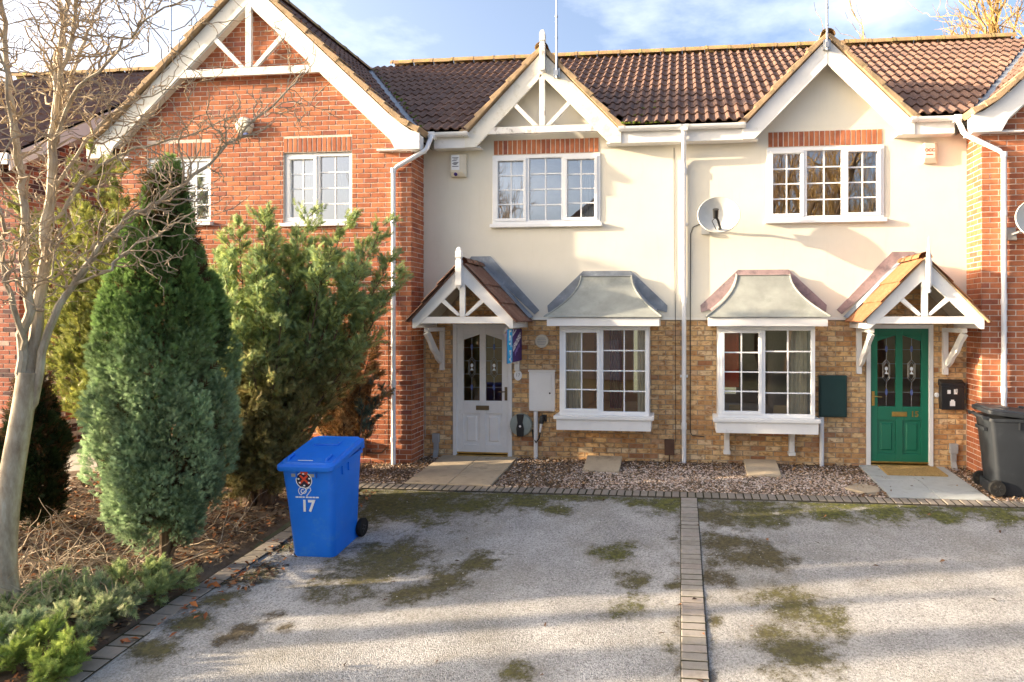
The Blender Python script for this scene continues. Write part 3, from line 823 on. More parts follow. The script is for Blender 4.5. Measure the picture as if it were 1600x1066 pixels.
def porch(house, cx, tmat, fmat, bmat, spike):
    y0 = -.89; hw = .745; foot, apex = 2.03, 3.0
    P_ = MB(); P_.add([(cx - hw, y0 + .03, 2.10), (cx, y0 + .03, 2.93), (cx, -.004, 2.93), (cx - hw, -.004, 2.10)], [(0, 1, 2, 3)])
    P_.add([(cx + hw, y0 + .03, 2.10), (cx, y0 + .03, 2.93), (cx, -.004, 2.93), (cx + hw, -.004, 2.10)], [(0, 1, 2, 3)])
    root = P_.build('porch', m_wood, house)
    for s in (-1, 1):
        m = MB(); m.prism([(cx, 2.955), (cx, 2.70), (cx + s * (hw - .12), 2.10), (cx + s * (hw - .04), 2.03), (cx + s * hw, 2.03), (cx + s * hw, 2.16)], y0 - .002 * s, y0 + .034); m.build('barge_board', bmat, root, bevel=.003)
        m = MB(); m.prism([(cx + s * .03, 2.22), (cx + s * .075, 2.205), (cx + s * .345, 2.43), (cx + s * .30, 2.475)], y0 + .008, y0 + .045); m.build('strut', bmat, root, bevel=.003)
        m = MB(); m.box(cx + s * (hw - .03), cx + s * hw, y0 + .036, -.006, 2.035, 2.14); m.build('fascia', m_white, root, bevel=.003)
        # three courses of tiles each side
        U = Vector((-s * .745, 0, .83)).normalized(); A = Vector((0, s, 0)); sl = math.hypot(.745 + .06, .90)
        O = Vector((cx + s * (hw + .06), (y0 - .03) if s > 0 else -.06, 2.105)); e = .355
        tiles(root, O, A, U, e, 6, 3, [tmat, tmat], 99, lambda q: True, [], lambda p: 0, 5 + s, 'porch_tile', 0.0, .15, .020)
        # stepped lead at the wall
        m = MB(); pts = [(cx, 3.145), (cx + s * .15, 3.145), (cx + s * .93, 2.30), (cx + s * .86, 2.235), (cx, 3.03)]
        m.prism(pts, -.010 - .001 * s, -.0165 - .02); m.build('flashing', fmat, root)
        m = MB(); m.add([(cx + s * .0, -.034, 3.075), (cx + s * .84, -.034, 2.20), (cx + s * .81, -.17, 2.175), (cx + s * .0, -.17, 3.05)], [(0, 1, 2, 3)]); m.build('apron_flashing', m_lead, root)
        bracket(root, cx + s * (.62 if s < 0 else .585), y0 + .2, bmat)
    ridge(root, (cx, y0 - .02, 2.975), (cx, -.05, 2.975), tmat, .085, .29, 'porch_ridge_tile')
    m = MB(); tri = lambda k: [(cx - hw + .02 + k, 2.152), (cx + hw - .02 - k, 2.152), (cx, 2.90 - k)]; m.prism(tri(0), -.0155, -.024); bk = m.build('gable_brickwork', m_mortar_y, root)
    bricks(bk, [((0, -.024, 0), 0, cx - hw, cx + hw, 2.155, 2.86, [], lambda u, v: v < 2.80 - abs(u - cx) * 1.08)], m_yel, 80, lambda p: 0, 3)
    m = MB(); m.box(cx - hw + .09, cx + hw - .09, y0 + .006, y0 + .04, 2.10, 2.195); m.build('collar', bmat, root, bevel=.003)
    m = MB(); m.box(cx - .04, cx + .04, y0 + .004, y0 + .042, 2.197, 2.75); m.build('king_post', bmat, root, bevel=.003)
    finial(root, cx - .03 if not spike else cx + .03, y0 - .045, 2.58 if not spike else 2.50, 3.19 if not spike else 3.25, bmat, .085, spike)
    for s in (-1, 1):                    # bedding mortar under the tile ends along the rake
        a = (cx + s * (hw + .05), 2.11); verge(root, a, (cx, 2.955), y0 - .028, y0 + .04, m_verge if spike else tmat, .028, .36, 'verge_tile')
    return root


def bay(house, cx, hw, fmat, curtains, brackets):
    """box bay: window front at y -.4, swept roof, sill on an apron"""
    yw = -.40; z0, z1 = .742, 2.055
    win = window(house, cx - hw, cx + hw, z0, z1, yw, [(0, .47, True), (.47, 1, False)], m_glass_low, 4, 2, 'bay_window', .058)
    m = MB()
    for s in (-1, 1):
        X = cx + s * hw
        m.box(X, X - s * .05, yw + .072, -.012, z0, z1)
    m.build('bay_side', m_upvc, win, bevel=.004)
    m = MB(); m.prism([(cx - hw - .06, -.006), (cx - hw - .075, -.49), (cx - hw - .06, -.51), (cx + hw + .06, -.51), (cx + hw + .075, -.49), (cx + hw + .06, -.006)], z0 - .052, z0 - .001, 'z'); m.build('sill', m_white, win, bevel=.006)
    m = MB(); m.box(cx - hw - .03, cx + hw + .03, -.485, -.008, .53, z0 - .054); m.build('apron', m_white, win, bevel=.004)
    m = MB(); m.box(cx - .82, cx + .82, -.575, -.018, 2.06, 2.185); m.build('fascia', m_white, win, bevel=.004)
    m = MB(); m.box(cx - hw + .05, cx + hw - .05, yw + .075, 0, z0 - .02, z0); m.build('window_board', m_upvc, win)
    # swept roof: three facets lofted through a concave curve
    n = 10; C = []
    for k in range(n + 1):
        t = k / n; z = 2.20 + .62 * t; q = (1 - t) ** 1.9
        xw = .385 + (.85 - .385) * q; yy = -.10 - .50 * (1 - t) ** 1.55
        C.append((xw, yy, z))
    C = [(.85, -.605, 2.19)] + C
    V = []; F = []
    for (xw, yy, z) in C: V += [(cx - xw - .0, -.02, z), (cx - xw, yy, z), (cx + xw, yy, z), (cx + xw, -.02, z)]
    for i in range(len(C) - 1):
        for k in range(3): F.append((i * 4 + k, i * 4 + k + 1, i * 4 + 5 + k, i * 4 + 4 + k))
    e = (len(C) - 1) * 4; F.append((e, e + 1, e + 2, e + 3)); F.append((0, 1, 2, 3))
    m = MB(); m.add(V, F); rf = m.build('bay_roof', m_bayroof, house, smooth=True)
    m = MB()
    for s in (-1, 1): m.tube([(cx + s * x, y, z + .004) for x, y, z in C], .013, 6)
    m.build('roof_roll', m_bayroof, rf, smooth=True)
    m = MB(); ins = [(x, z) for x, y, z in C]
    for s in (-1, 1):
        poly = [(cx + s * .37, 2.90), (cx + s * .925, 2.37), (cx + s * .915, 2.265)] + [(cx + s * (x + .005), z) for x, z in ins[3:]] + [(cx + s * .37, 2.82)]
        m.prism(poly, -.0165, -.032)
        # dished side lead that turns out from the wall onto the roof
        for i in range(2, len(C) - 1):
            (xa, ya, za), (xb, yb, zb) = C[i], C[i + 1]
            m.add([(cx + s * (xa + .012), -.033, za + .05), (cx + s * (xa + .006), ya * .42, za + .012), (cx + s * (xb + .006), yb * .42, zb + .012), (cx + s * (xb + .012), -.033, zb + .05)], [(0, 1, 2, 3)])
    m.prism([(cx - .3695, 2.90), (cx + .3695, 2.90), (cx + .3695, 2.80), (cx - .3695, 2.80)], -.0165, -.034)
    m.add([(cx - .385, -.035, 2.835), (cx + .385, -.035, 2.835), (cx + .38, -.115, 2.815), (cx - .38, -.115, 2.815)], [(0, 1, 2, 3)])
    m.build('flashing', fmat, rf)
    if brackets:
        for bx in brackets:
            m = MB(); m.box(bx - .05, bx + .05, -.13, -.01, .15, .20); m.box(bx - .038, bx + .038, -.115, -.01, .20, .529); m.prism([(-.115, .529), (-.24, .529), (-.115, .36)], bx - .03, bx + .03, 'x'); m.build('bay_bracket', m_white, win, bevel=.004)
    return win

# ---------------------------------------------------------------- the two rendered houses
PARTY = .04
MAIN_Y0, MAIN_Z0, MAIN_Y1, MAIN_Z1 = -.26, 5.07, 3.4, 7.58
SL = (MAIN_Z1 - MAIN_Z0) / (MAIN_Y1 - MAIN_Y0)
GX, GAP, GK = -6.60, 7.43, .94          # the big brick gable: ridge x, ridge z, slope


def main_z(y): return MAIN_Z0 + SL * (y - MAIN_Y0)


def rendered_house(S, label):
    right = S > 0
    fx = (lambda x: x) if not right else (lambda x: .08 - x)
    H = thing('terraced_house', label, 'house', (fx(-2), 0, 0), group='rendered houses in the middle of the terrace')
    sg = -1 if right else 1
    def bx(m, a, b, *r): m.box(fx(a), fx(b), *r)
    def hole(a, b, c, d): a, b = sorted((fx(a), fx(b))); return (a, b, c, d)
    U = sorted((fx(-4.04), fx(PARTY if not right else PARTY)))
    wx = (-2.92, -1.22) if not right else (.08 - 2.965, .08 - 1.283)
    wz = (3.63, 4.70)
    gcx = -2.09 if not right else -2.04
    # upper wall in cream render, with the small gable
    m = MB(); hs = [hole(wx[0], wx[1], wz[0], wz[1])]
    m.panel(U, (2.15, 5.02), hs, -.015, .14)
    m.prism([(fx(gcx - 1.06), 5.021), (fx(gcx + 1.06), 5.021), (fx(gcx), 6.09)], -.015, .14)
    wall = m.build('rendered_wall', m_render, H)
    m = MB(); m.prism([(-.016, 2.15), (-.016, 2.19), (-.032, 2.15)], U[0] + .002, U[1] - .002, 'x'); m.build('render_bead', m_render, H)
    # lower wall of buff brick
    dx = (-3.563, -2.613) if not right else (.08 - 3.66, .08 - 2.72); dz = (0.0, 2.085)
    bcx = -1.12 if not right else .08 - 1.225; bhw = .665 if not right else .684
    hs = [hole(dx[0], dx[1], -.3, dz[1]), hole(bcx - bhw + .02, bcx + bhw - .02, .72, 2.07)]
    m = MB(); m.panel(U, (-.25, 2.149), hs, .004, .14); bw = m.build('brick_wall', m_mortar_y, H)
    bricks(bw, [((0, .004, 0), 0, U[0], U[1], -.185, 2.145, hs, None)], m_yel, 300, lambda p: (abs(p.x - fx(-1.4)) * .6 + abs(p.z - 1.1)), 11 + S)
    # soldier course over the upper window
    m = MB(); a, b = sorted((fx(wx[0] + .02), fx(wx[1] - .02))); m.box(a - .0, b, -.019, .0, 4.72, 4.955); sc = m.build('soldier_course', m_mortar, H)
    n = int((b - a) / .0745)
    for i in range(n):
        put(bpy.data.objects.new('brick', brick_mesh(.06, .215, m_red[0])), sc, Matrix.Translation((a + .004 + i * (b - a) / n, -.019, 4.73)))
    # upper window
    x0, x1 = sorted((fx(wx[0]), fx(wx[1])))
    win = window(H, x0, x1, wz[0] + .01, wz[1] + .015, -.03, [(0, .33, True), (.33, .66, False), (.66, 1, True)], m_glass, 4, 2)
    m = MB(); m.box(x0 - .03, x1 + .03, -.085, .06, wz[0] - .045, wz[0] + .009); m.build('sill', m_upvc, win, bevel=.006)
    room(H, x0 - .2, x1 + .2, wz[0] - .5, wz[1] + .2, .16, 2.2, m_room2)
    if not right:
        curtain(win, x1 - .40, x1 - .06, wz[0] - .1, wz[1], .30, m_net, 5, .03, .25); curtain(win, x0 + .05, x0 + .42, wz[0] - .1, wz[1], .30, m_net, 5, .03)
    else:
        curtain(win, x1 - .2, x1 - .02, wz[0] - .1, wz[1], .26, m_net, 4, .025)
    # gable timbers, barge boards and verge
    g = MB(); yb = -.22
    g.add([(fx(gcx), yb + .04, 6.159), (fx(gcx), 1.2, 6.159), (fx(gcx - 1.22), 1.2, 4.911), (fx(gcx - 1.22), yb + .04, 4.911)], [(0, 1, 2, 3)])
    g.add([(fx(gcx), yb + .04, 6.159), (fx(gcx), 1.2, 6.159), (fx(gcx + 1.22), 1.2, 4.911), (fx(gcx + 1.22), yb + .04, 4.911)], [(0, 1, 2, 3)])
    gab = g.build('gable', m_white, H)
    bm_ = m_mossywhite if not right else m_white
    for s in (-1, 1):
        m = MB(); X = lambda d: fx(gcx + s * d)
        m.prism([(X(0), 6.225), (X(0), 5.859), (X(1.035), 4.804), (X(1.21), 4.804), (X(1.21), 4.976)], yb - .002 * s, yb + .03); m.build('barge_board', bm_, gab, bevel=.004)
        m = MB(); m.box(X(.98), X(1.205), yb + .032, -.017, 4.804, 4.824); m.build('soffit_return', m_white, gab)
        verge(gab, (X(1.235), 4.966), (X(0), 6.245), yb - .05, yb + .35, m_verge, .085, .35)
        # its own short tiled slope running back into the main roof
        U_ = Vector((-s * sg * 1.22, 0, 1.25)).normalized(); A_ = Vector((0, s * sg, 0)); sl = math.hypot(1.22, 1.25)
        O_ = Vector((X(1.25), yb - .02 if s * sg > 0 else yb - .02 + 8 * TW, 4.971))
        tiles(gab, O_, A_, U_, sl / 5, 8, 5, m_tile, 0, lambda q: q.z > main_z(q.y) - .02, [(Vector((0, MAIN_Y0, MAIN_Z0 - .02)), Vector((0, -SL, 1)).normalized())], lambda p: 0, 9)
    ridge(gab, (fx(gcx), yb - .04, 6.27), (fx(gcx), 1.3, 6.27), m_ridge, .10)
    if not right:
        m = MB(); m.box(gcx - .84, gcx + .845, yb + .004, yb + .05, 4.997, 5.101); m.build('collar', m_peel, gab, bevel=.004)
        m = MB(); m.box(gcx - .04, gcx + .045, yb + .002, yb + .048, 5.103, 5.885); m.build('king_post', m_peel, gab, bevel=.004)
        for s in (-1, 1):
            m = MB(); m.prism([(gcx + s * .055, 5.108), (gcx + s * .14, 5.108), (gcx + s * .46, 5.433), (gcx + s * .415, 5.479)], yb + .006, yb + .046); m.build('strut', m_peel, gab, bevel=.004)
        finial(gab, gcx + .02, yb - .045, 5.854, 6.534, m_peel, .085)
    # eaves: fascia, soffit, gutter
    ev = []
    ev.append((-3.80, gcx - 1.205)); ev.append((gcx + 1.205, PARTY - .003))
    for (a, b) in ev:
        m = MB(); bx(m, a, b, -.20, -.18, 4.804, 5.032); fa = m.build('fascia', m_white, H, bevel=.003)
        m = MB(); bx(m, a, b, -.179, -.017, 4.804, 4.822); m.build('soffit', m_white, fa)
    for (a, b) in ((-3.84, gcx - 1.14), (gcx + 1.17, PARTY - .002)):
        m = MB(); pr = [(-.25 - .057 * math.cos(math.pi * k / 10), 5.027 - .062 * math.sin(math.pi * k / 10)) for k in range(11)] + [(-.25 + .050 * math.cos(math.pi * k / 10), 5.028 - .054 * math.sin(math.pi * k / 10)) for k in range(11)]
        m.prism(pr, fx(a), fx(b), 'x')
        for t in (.06, .94):
            c = fx(a + (b - a) * t); pr2 = [(-.25 - .062 * math.cos(math.pi * k / 10), 5.03 - .067 * math.sin(math.pi * k / 10)) for k in range(11)]
            m.prism(pr2, c - .03, c + .03, 'x')
        m.build('gutter', m_upvc, H, smooth=True)
    # roof
    vx = lambda y: GX + (GAP - main_z(y)) / GK         # valley with the brick gable (left side)
    r = MB(); q = [(PARTY, .15), (PARTY, MAIN_Y1), (vx(MAIN_Y1), MAIN_Y1), (vx(.15), .15)]
    r.add([(fx(x), y, main_z(y) - .012) for x, y in q], [(0, 1, 2, 3)])
    for (a, b) in ((vx(MAIN_Y0), gcx - 1.2), (gcx + 1.2, PARTY)): r.add([(fx(a), MAIN_Y0, main_z(MAIN_Y0) - .012), (fx(b), MAIN_Y0, main_z(MAIN_Y0) - .012), (fx(b), .15, main_z(.15) - .012), (fx(a), .15, main_z(.15) - .012)], [(0, 1, 2, 3)])
    r.add([(fx(PARTY), MAIN_Y1, MAIN_Z1 - .012), (fx(-6.4), MAIN_Y1, MAIN_Z1 - .012), (fx(-6.4), 7.3, 4.95), (fx(PARTY), 7.3, 4.95)], [(0, 1, 2, 3)])
    roof = r.build('roof', m_under, H)
    up = Vector((0, 1, SL)).normalized(); sl = math.hypot(MAIN_Y1 - MAIN_Y0, MAIN_Z1 - MAIN_Z0); ex = sl / 13
    va, vb = Vector((fx(vx(MAIN_Y0)), MAIN_Y0, 0)), Vector((fx(vx(MAIN_Y1)), MAIN_Y1, 0)); vd = (vb - va).normalized(); vn = Vector((vd.y, -vd.x, 0)) * (1 if not right else -1)
    def keep(p):
        x = p.x if not right else .08 - p.x
        return main_z(p.y) > 6.28 - 1.04 * abs(x - gcx) - .14 and x < PARTY + .02
    nc = 22; O = Vector((PARTY - nc * TW if not right else .08 - PARTY, MAIN_Y0 - .03, MAIN_Z0 - .02))
    tiles(roof, O, (1, 0, 0), up, ex, nc, 13, m_tile, 300, keep, [(va + vn * .07, vn)], lambda p: abs(p.x - fx(-1.8)) * .4 + p.y * .3, 31 + S)
    ridge(roof, (fx(-6.15), MAIN_Y1, MAIN_Z1 + .03) if not right else (PARTY, MAIN_Y1, MAIN_Z1 + .03), (PARTY, MAIN_Y1, MAIN_Z1 + .03) if not right else (fx(-6.35), MAIN_Y1, MAIN_Z1 + .03), m_ridge, .12)
    # valley lead
    m = MB(); n1 = vn
    pts = [(va, MAIN_Z0), (vb, MAIN_Z1)]
    m.add([(va.x + n1.x * .13, va.y + n1.y * .13, main_z(va.y + n1.y * .13) + .012), (vb.x + n1.x * .13, vb.y + n1.y * .13, main_z(vb.y + n1.y * .13) + .012), (vb.x - n1.x * .10, vb.y - n1.y * .10, MAIN_Z1 + .02), (va.x - n1.x * .10, va.y - n1.y * .10, MAIN_Z0 + .02)], [(0, 1, 2, 3)])
    m.build('valley_lining', m_lead, roof)
    # shell behind
    rh = (fx(bcx) - .1, fx(bcx) + .85, .25, 2.05) if not right else (fx(bcx) - .9, fx(bcx) + .2, .25, 2.05)
    m = MB(); m.panel((U[0] + .01, U[1] - .01), (-.2, 4.95), [rh], 7.0, 7.1); m.box(fx(-4.03), fx(-3.93), .15, 7.0, -.2, 5.0); m.build('rear_wall', m_render, H)
    # bay, door, porch
    bcx_, w2 = fx(bcx), bhw
    bw_ = bay(H, bcx_, w2, m_lead if not right else m_leadp, None, [fx(bcx) - .535, fx(bcx) + .41] if right else None)
    room(H, bcx_ - 1.1, bcx_ + .95, .05, 2.3, .16, 6.6, m_room if not right else m_room2, (bcx_ - .1, bcx_ + .85, .25, 2.05) if not right else (bcx_ - .9, bcx_ + .2, .25, 2.05))
    if not right:
        curtain(bw_, bcx_ - .60, bcx_ - .34, .75, 2.02, -.16, m_beige, 4, .025, -.2); curtain(bw_, bcx_ + .03, bcx_ + .22, .78, 2.02, .10, m_maroon, 4, .03); curtain(bw_, bcx_ + .48, bcx_ + .61, .75, 2.02, -.16, m_beige, 3, .02)
    else:
        curtain(bw_, bcx_ + .34, bcx_ + .62, .75, 2.02, -.18, m_beige, 5, .022); curtain(bw_, bcx_ - .62, bcx_ - .36, 1.15, 2.02, -.12, m_redblind, 2, .006)
        for cxk in (bcx_ - .42, bcx_ + .22):
            q = MB(); q.prism([(cxk - .1, .745), (cxk + .1, .745), (cxk + .085, .90), (cxk - .085, .90)], -.20, -.19); q.prism([(-.1901, .745), (-.09, .745), (-.1901, .86)], cxk - .01, cxk + .01, 'x'); q.build('card_frame', m_tan, bw_)
    hx = dx[1] - .10 if not right else None
    d0, d1 = sorted((fx(dx[0]), fx(dx[1])))
    door(H, d0, d1, 0.0, dz[1], .01, m_white if not right else m_green, m_white, (d1 - .098) if not right else (d0 + .098), m_dullbrass if not right else m_brass, None if not right else '15')
    porch(H, -3.105 if not right else 3.225, m_pt17 if not right else m_pt15, m_lead if not right else m_leadp, m_white, right)
    return H


H17 = rendered_house(0, 'cream rendered house with white front door and timbered gable over the upper window')
H15 = rendered_house(1, 'cream rendered house with green front door and plain gable over the upper window')
# downpipe between them
q = MB(); x = .055; q.tube([(x, -.25, 4.95), (x, -.25, 4.86), (x, -.22, 4.76), (x, -.075, 4.58), (x, -.06, 4.50), (x, -.06, -.02)], .034, 10)
for z in (4.40, 2.45, .55): q.tube([(x, -.06, z - .05), (x, -.06, z + .05)], .042, 10)
for z in (3.6, 1.3): q.box(x - .06, x + .06, -.03, -.016, z - .02, z + .02)
q.box(x - .05, x + .05, -.30, -.20, 4.94, 5.03)
tag(q.build('downpipe', m_upvc, None, smooth=True), 'white downpipe on the cream wall between the two bay windows', 'downpipe', 'white downpipes')

# ---------------------------------------------------------------- the brick gable houses at both ends
def gable_house(S, label):
    right = S > 0; fx = (lambda x: x) if not right else (lambda x: .08 - x); sg = -1 if right else 1
    YF = -.47; H = thing('brick_house', label, 'house', (fx(-6.4), YF, 0), group='brick end houses of the terrace')
    U = sorted((fx(-8.95), fx(-4.04)))
    wins = [(-6.10, -4.99, 3.637, 4.73), (-8.40, -7.32, 3.68, 4.71), (-6.12, -5.02, .62, 1.86)]
    hs = [tuple(sorted((fx(a), fx(b)))) + (c, d) for a, b, c, d in wins]
    gx = fx(GX); clip = lambda u, v: v < GAP - .12 - GK * abs(u - gx) + .10
    m = MB(); m.panel(U, (-.25, 4.9), hs, YF, YF + .14); m.prism([(U[0], 4.901), (U[1], 4.901), (gx, GAP - .13)], YF, YF + .14)
    X = fx(-4.04); m.box(X, X - sg * .14, YF + .141, .20, -.25, 4.95); m.box(fx(-8.95), fx(-8.81), YF + .141, 7, -.25, 4.95)
    wall = m.build('brick_wall', m_mortar, H)
    sold = [(h[0] - .0, h[1] + .0, h[3], h[3] + .235) for h in hs[:2]]
    ret = ((X, YF, 0), rad(90), .0, .455, -.185, 4.86, [], None) if not right else ((X, 0, 0), rad(-90), .015, .47, -.185, 4.86, [], None)
    bricks(wall, [((0, YF, 0), 0, U[0], U[1], -.185, 7.3, hs + sold, clip), ret], m_red, 300,
           (lambda p: (0 if p.z > 3.3 else 1.2) + abs(p.x + 5.2) * .4 + abs(p.z - 4.7) * .5) if not right else (lambda p: abs(p.x - 4.05) + abs(p.z - 2.6) * .15), 21 + S)
    for h in sold:
        n = int((h[1] - h[0]) / .0745); so_ = MB(); so_.box(h[0], h[1], YF - .002, YF + .01, h[2], h[3]); sc = so_.build('soldier_course', m_mortar, H)
        for i in range(n): put(bpy.data.objects.new('brick', brick_mesh(.06, .215, m_red[0])), sc, Matrix.Translation((h[0] + .004 + i * (h[1] - h[0]) / n, YF - .002, h[2] + .008)))
    for i, h in enumerate(hs):
        w = window(H, h[0], h[1], h[2] + .005, h[3] - .005, YF + .03, [(0, .49, True), (.49, 1, False)], m_glass, 4, 2)
        s_ = MB(); s_.box(h[0] - .04, h[1] + .04, YF - .06, YF + .1, h[2] - .05, h[2] + .004); s_.build('sill', m_upvc, w, bevel=.005)
        room(H, h[0] - .1, h[1] + .1, h[2] - .2, h[3] + .1, YF + .15, 1.6, m_roomw)
        curtain(w, h[0] + .05, h[1] - .05 if i != 0 else h[0] + .52, h[2] - .05, h[3], YF + .22, m_net, 9, .02)
        if i == 0: curtain(w, h[0] + .55, h[1] - .04, h[2] - .05, h[3], YF + .6, m_net, 8, .02)
    # barge boards with flared feet, truss
    yb = -.60; g = MB()
    for s in (-1, 1):
        g.add([(gx, yb + .03, GAP - .05), (gx, 3.4, GAP - .05), (gx + s * 2.72, 3.4, GAP - .05 - GK * 2.72), (gx + s * 2.72, yb + .03, GAP - .05 - GK * 2.72)], [(0, 1, 2, 3)])
    roof = g.build('roof', m_under, H)
    for s in (-1, 1):
        m = MB(); P_ = lambda d, z: (gx + s * d, z); o0 = GAP - .07; i0 = GAP - .42
        outer = [P_(0, o0), P_(2.25, o0 - GK * 2.25), P_(2.45, o0 - GK * 2.42), P_(2.60, o0 - GK * 2.53), P_(2.735, o0 - GK * 2.57)]
        inner = [P_(2.735, 4.70), P_(2.36, 4.70), P_(2.26, i0 - GK * 2.26 + .0), P_(0, i0)]
        m.prism(outer + inner, yb, yb + .03 + .001 * s); m.build('barge_board', m_white if s * sg > 0 else m_mossywhite, roof, bevel=.004)
        m = MB(); m.prism([P_(0, i0 - .003), P_(2.26, i0 - GK * 2.26 - .003), P_(2.26, i0 - GK * 2.26 - .023), P_(0, i0 - .023)], yb + .012, YF - .008); m.build('soffit', m_mossywhite, roof)
        m = MB(); m.box(gx + s * 2.05, gx + s * 2.725, yb + .032, (-.30 if s * sg > 0 else 3.0), 4.70, 4.72); m.build('eaves_soffit', m_white, roof); m = MB(); m.box(gx + s * 2.70, gx + s * 2.725, yb + .032, (-.42 if s * sg > 0 else 3.0), 4.722, 4.92); m.build('fascia', m_white, roof)
        verge(roof, P_(2.72, GAP - .05 - GK * 2.60), P_(2.42, GAP - .045 - GK * 2.42), yb - .06, yb + .3, m_verge, .09)
        verge(roof, P_(2.42, GAP - .045 - GK * 2.42), P_(0, GAP - .045), yb - .06, yb + .3, m_verge, .09)
        U_ = Vector((-s, 0, GK)).normalized(); A_ = Vector((0, s, 0)); sl = 2.735 * math.hypot(1, GK); nr = 11
        L_ = 18 * TW
        O_ = Vector((gx + s * 2.72, yb + .02 if s > 0 else yb + .02 + L_, GAP - .02 - GK * 2.72))
        vis = s * sg > 0
        vy = lambda p: MAIN_Y0 + (p.z - MAIN_Z0) / SL
        pa = Vector((gx + s * (GAP - MAIN_Z0) / GK, MAIN_Y0, MAIN_Z0)); pb = Vector((gx + s * (GAP - MAIN_Z1) / GK, MAIN_Y1, MAIN_Z1)); vd = (pb - pa); vd.z = 0; vd.normalize()
        vn = Vector((-vd.y, vd.x, 0)); vn = vn if vn.y < 0 else -vn
        tiles(roof, O_, A_, U_, sl / nr, 18, nr, m_tile, 300 if vis else 0, lambda q: True, [(pa + vn * .05, vn)] if vis else [], lambda p: p.y, 41 + s)
    ridge(roof, (gx, yb - .05, GAP + .0), (gx, 4.0, GAP + .0), m_ridge, .11)
    if not right:
        m = MB(); m.prism([(gx - 1.24, 5.91), (gx + 1.24, 5.91), (gx + 1.15, 6.03), (gx - 1.15, 6.03)], yb + .004, yb + .05); tr = m.build('collar', m_peel, roof, bevel=.004)
        m = MB(); m.box(gx - .045, gx + .05, yb + .002, yb + .048, 6.035, 7.06); m.build('king_post', m_peel, roof, bevel=.004)
        for s in (-1, 1):
            m = MB(); m.prism([(gx + s * .06, 6.035), (gx + s * .145, 6.035), (gx + s * .65, 6.53), (gx + s * .595, 6.59)], yb + .006, yb + .046); m.build('strut', m_peel, roof, bevel=.004)
    # downpipe with swan neck from the inner gutter end
    q = MB(); e = fx(-3.80); x = fx(-4.30)
    q.tube([(e, -.30, 4.96), (e, -.40, 4.84), (e, -.47, 4.74), (e - sg * .03, -.50, 4.69), (x + sg * .06, YF - .058, 4.46), (x, YF - .06, 4.40), (x, YF - .06, -.03)], .034, 10)
    for z in (4.4, 3.6, 2.4, 1.2, .35): q.tube([(x, YF - .06, z - .035), (x, YF - .06, z + .035)], .042, 10)
    q.box(e - .05, e + .05, -.32, -.20, 4.94, 5.035)
    tag(q.build('downpipe', m_upvc, None, smooth=True), 'white downpipe with swan neck on the ' + ('right-hand brick house' if right else 'brick house behind the blue bin'), 'downpipe', 'white downpipes')
    return H


HL = gable_house(0, 'red brick house with large timbered gable behind the conifers')
HR = gable_house(1, 'red brick house at the right edge beside the green door')

# ---------------------------------------------------------------- neighbour beyond the side path
def neighbour():
    H = thing('neighbouring_house', 'dark mixed brick house with tiled roof at the far left behind the bare tree', 'house', (-13, 2, 0))
    X, Y0, Y1 = -10.8, -.35, 7.0; RY, RZ = 3.3, 7.62; EZ = 4.95; k = (RZ - EZ) / (RY - Y0)
    m = MB(); m.box(X - .14, X, Y0, Y1, -.3, EZ); m.prism([(Y0, EZ), (Y1, EZ), (RY, RZ - .1)], X - .14, X, 'x'); m.box(-19, X - .141, Y0, Y0 + .14, -.3, EZ); w = m.build('brick_wall', m_mortar_d, H)
    bricks(w, [((X, Y0, 0), rad(90), 0, 6.0, -.22, 7.3, [], lambda u, v: v < RZ - .12 - k * abs(u + Y0 - RY)), ((0, Y0, 0), 0, -13.0, X, -.22, EZ, [], None)], m_mul, 300, lambda p: p.y * .5 + abs(p.z - 1.2) * .4 + (3 if p.x < X - .1 else 0), 61)
    r = MB(); r.add([(X + .2, Y0 - .3, EZ - .15), (-19, Y0 - .3, EZ - .15), (-19, RY, RZ), (X + .2, RY, RZ)], [(0, 1, 2, 3)]); r.add([(X + .2, Y1 + .3, EZ - .15), (-19, Y1 + .3, EZ - .15), (-19, RY, RZ), (X + .2, RY, RZ)], [(0, 1, 2, 3)])
    roof = r.build('roof', m_under, H); up = Vector((0, RY - Y0 + .3, RZ - EZ + .15)); sl = up.length
    tiles(roof, (X + .22 - 14 * TW, Y0 - .32, EZ - .13), (1, 0, 0), up, sl / 13, 14, 13, m_tile, 182, lambda q: True, [], lambda p: -p.x, 71)
    ridge(roof, (-15.2, RY, RZ + .05), (X + .2, RY, RZ + .05), m_ridge, .12)
    for (a, b) in ((Y0 - .32, 1), (Y1 + .32, -1)):
        m = MB(); m.prism([(a, EZ - .17), (RY, RZ - .02), (RY, RZ - .27), (a, EZ - .42)], X + .17, X + .20, 'x'); m.build('barge_board', m_pinkwhite, roof, bevel=.004)
    m = MB(); m.box(-19, X + .16, Y0 - .34, Y0 - .31, EZ - .32, EZ - .14); m.build('fascia', m_white, roof)


neighbour()

# ---------------------------------------------------------------- things fixed to the walls
def alarm_box(name, label, x0, x1, z0, z1, y, d):
    m = MB(); m.rings([[(x0, y, z0), (x1, y, z0), (x1, y, z1), (x0, y, z1)], [(x0, y - d * .5, z0), (x1, y - d * .5, z0), (x1, y - d * .5, z1), (x0, y - d * .5, z1)], [(x0, y - d, z0 + .07), (x1 - .05, y - d, z0 + .07), (x1 - .05, y - d, z1 - .01), (x0, y - d, z1 - .01)]])
    return tag(m.build(name, m_alarm, None, bevel=.008), label, 'alarm box', 'burglar alarm boxes')


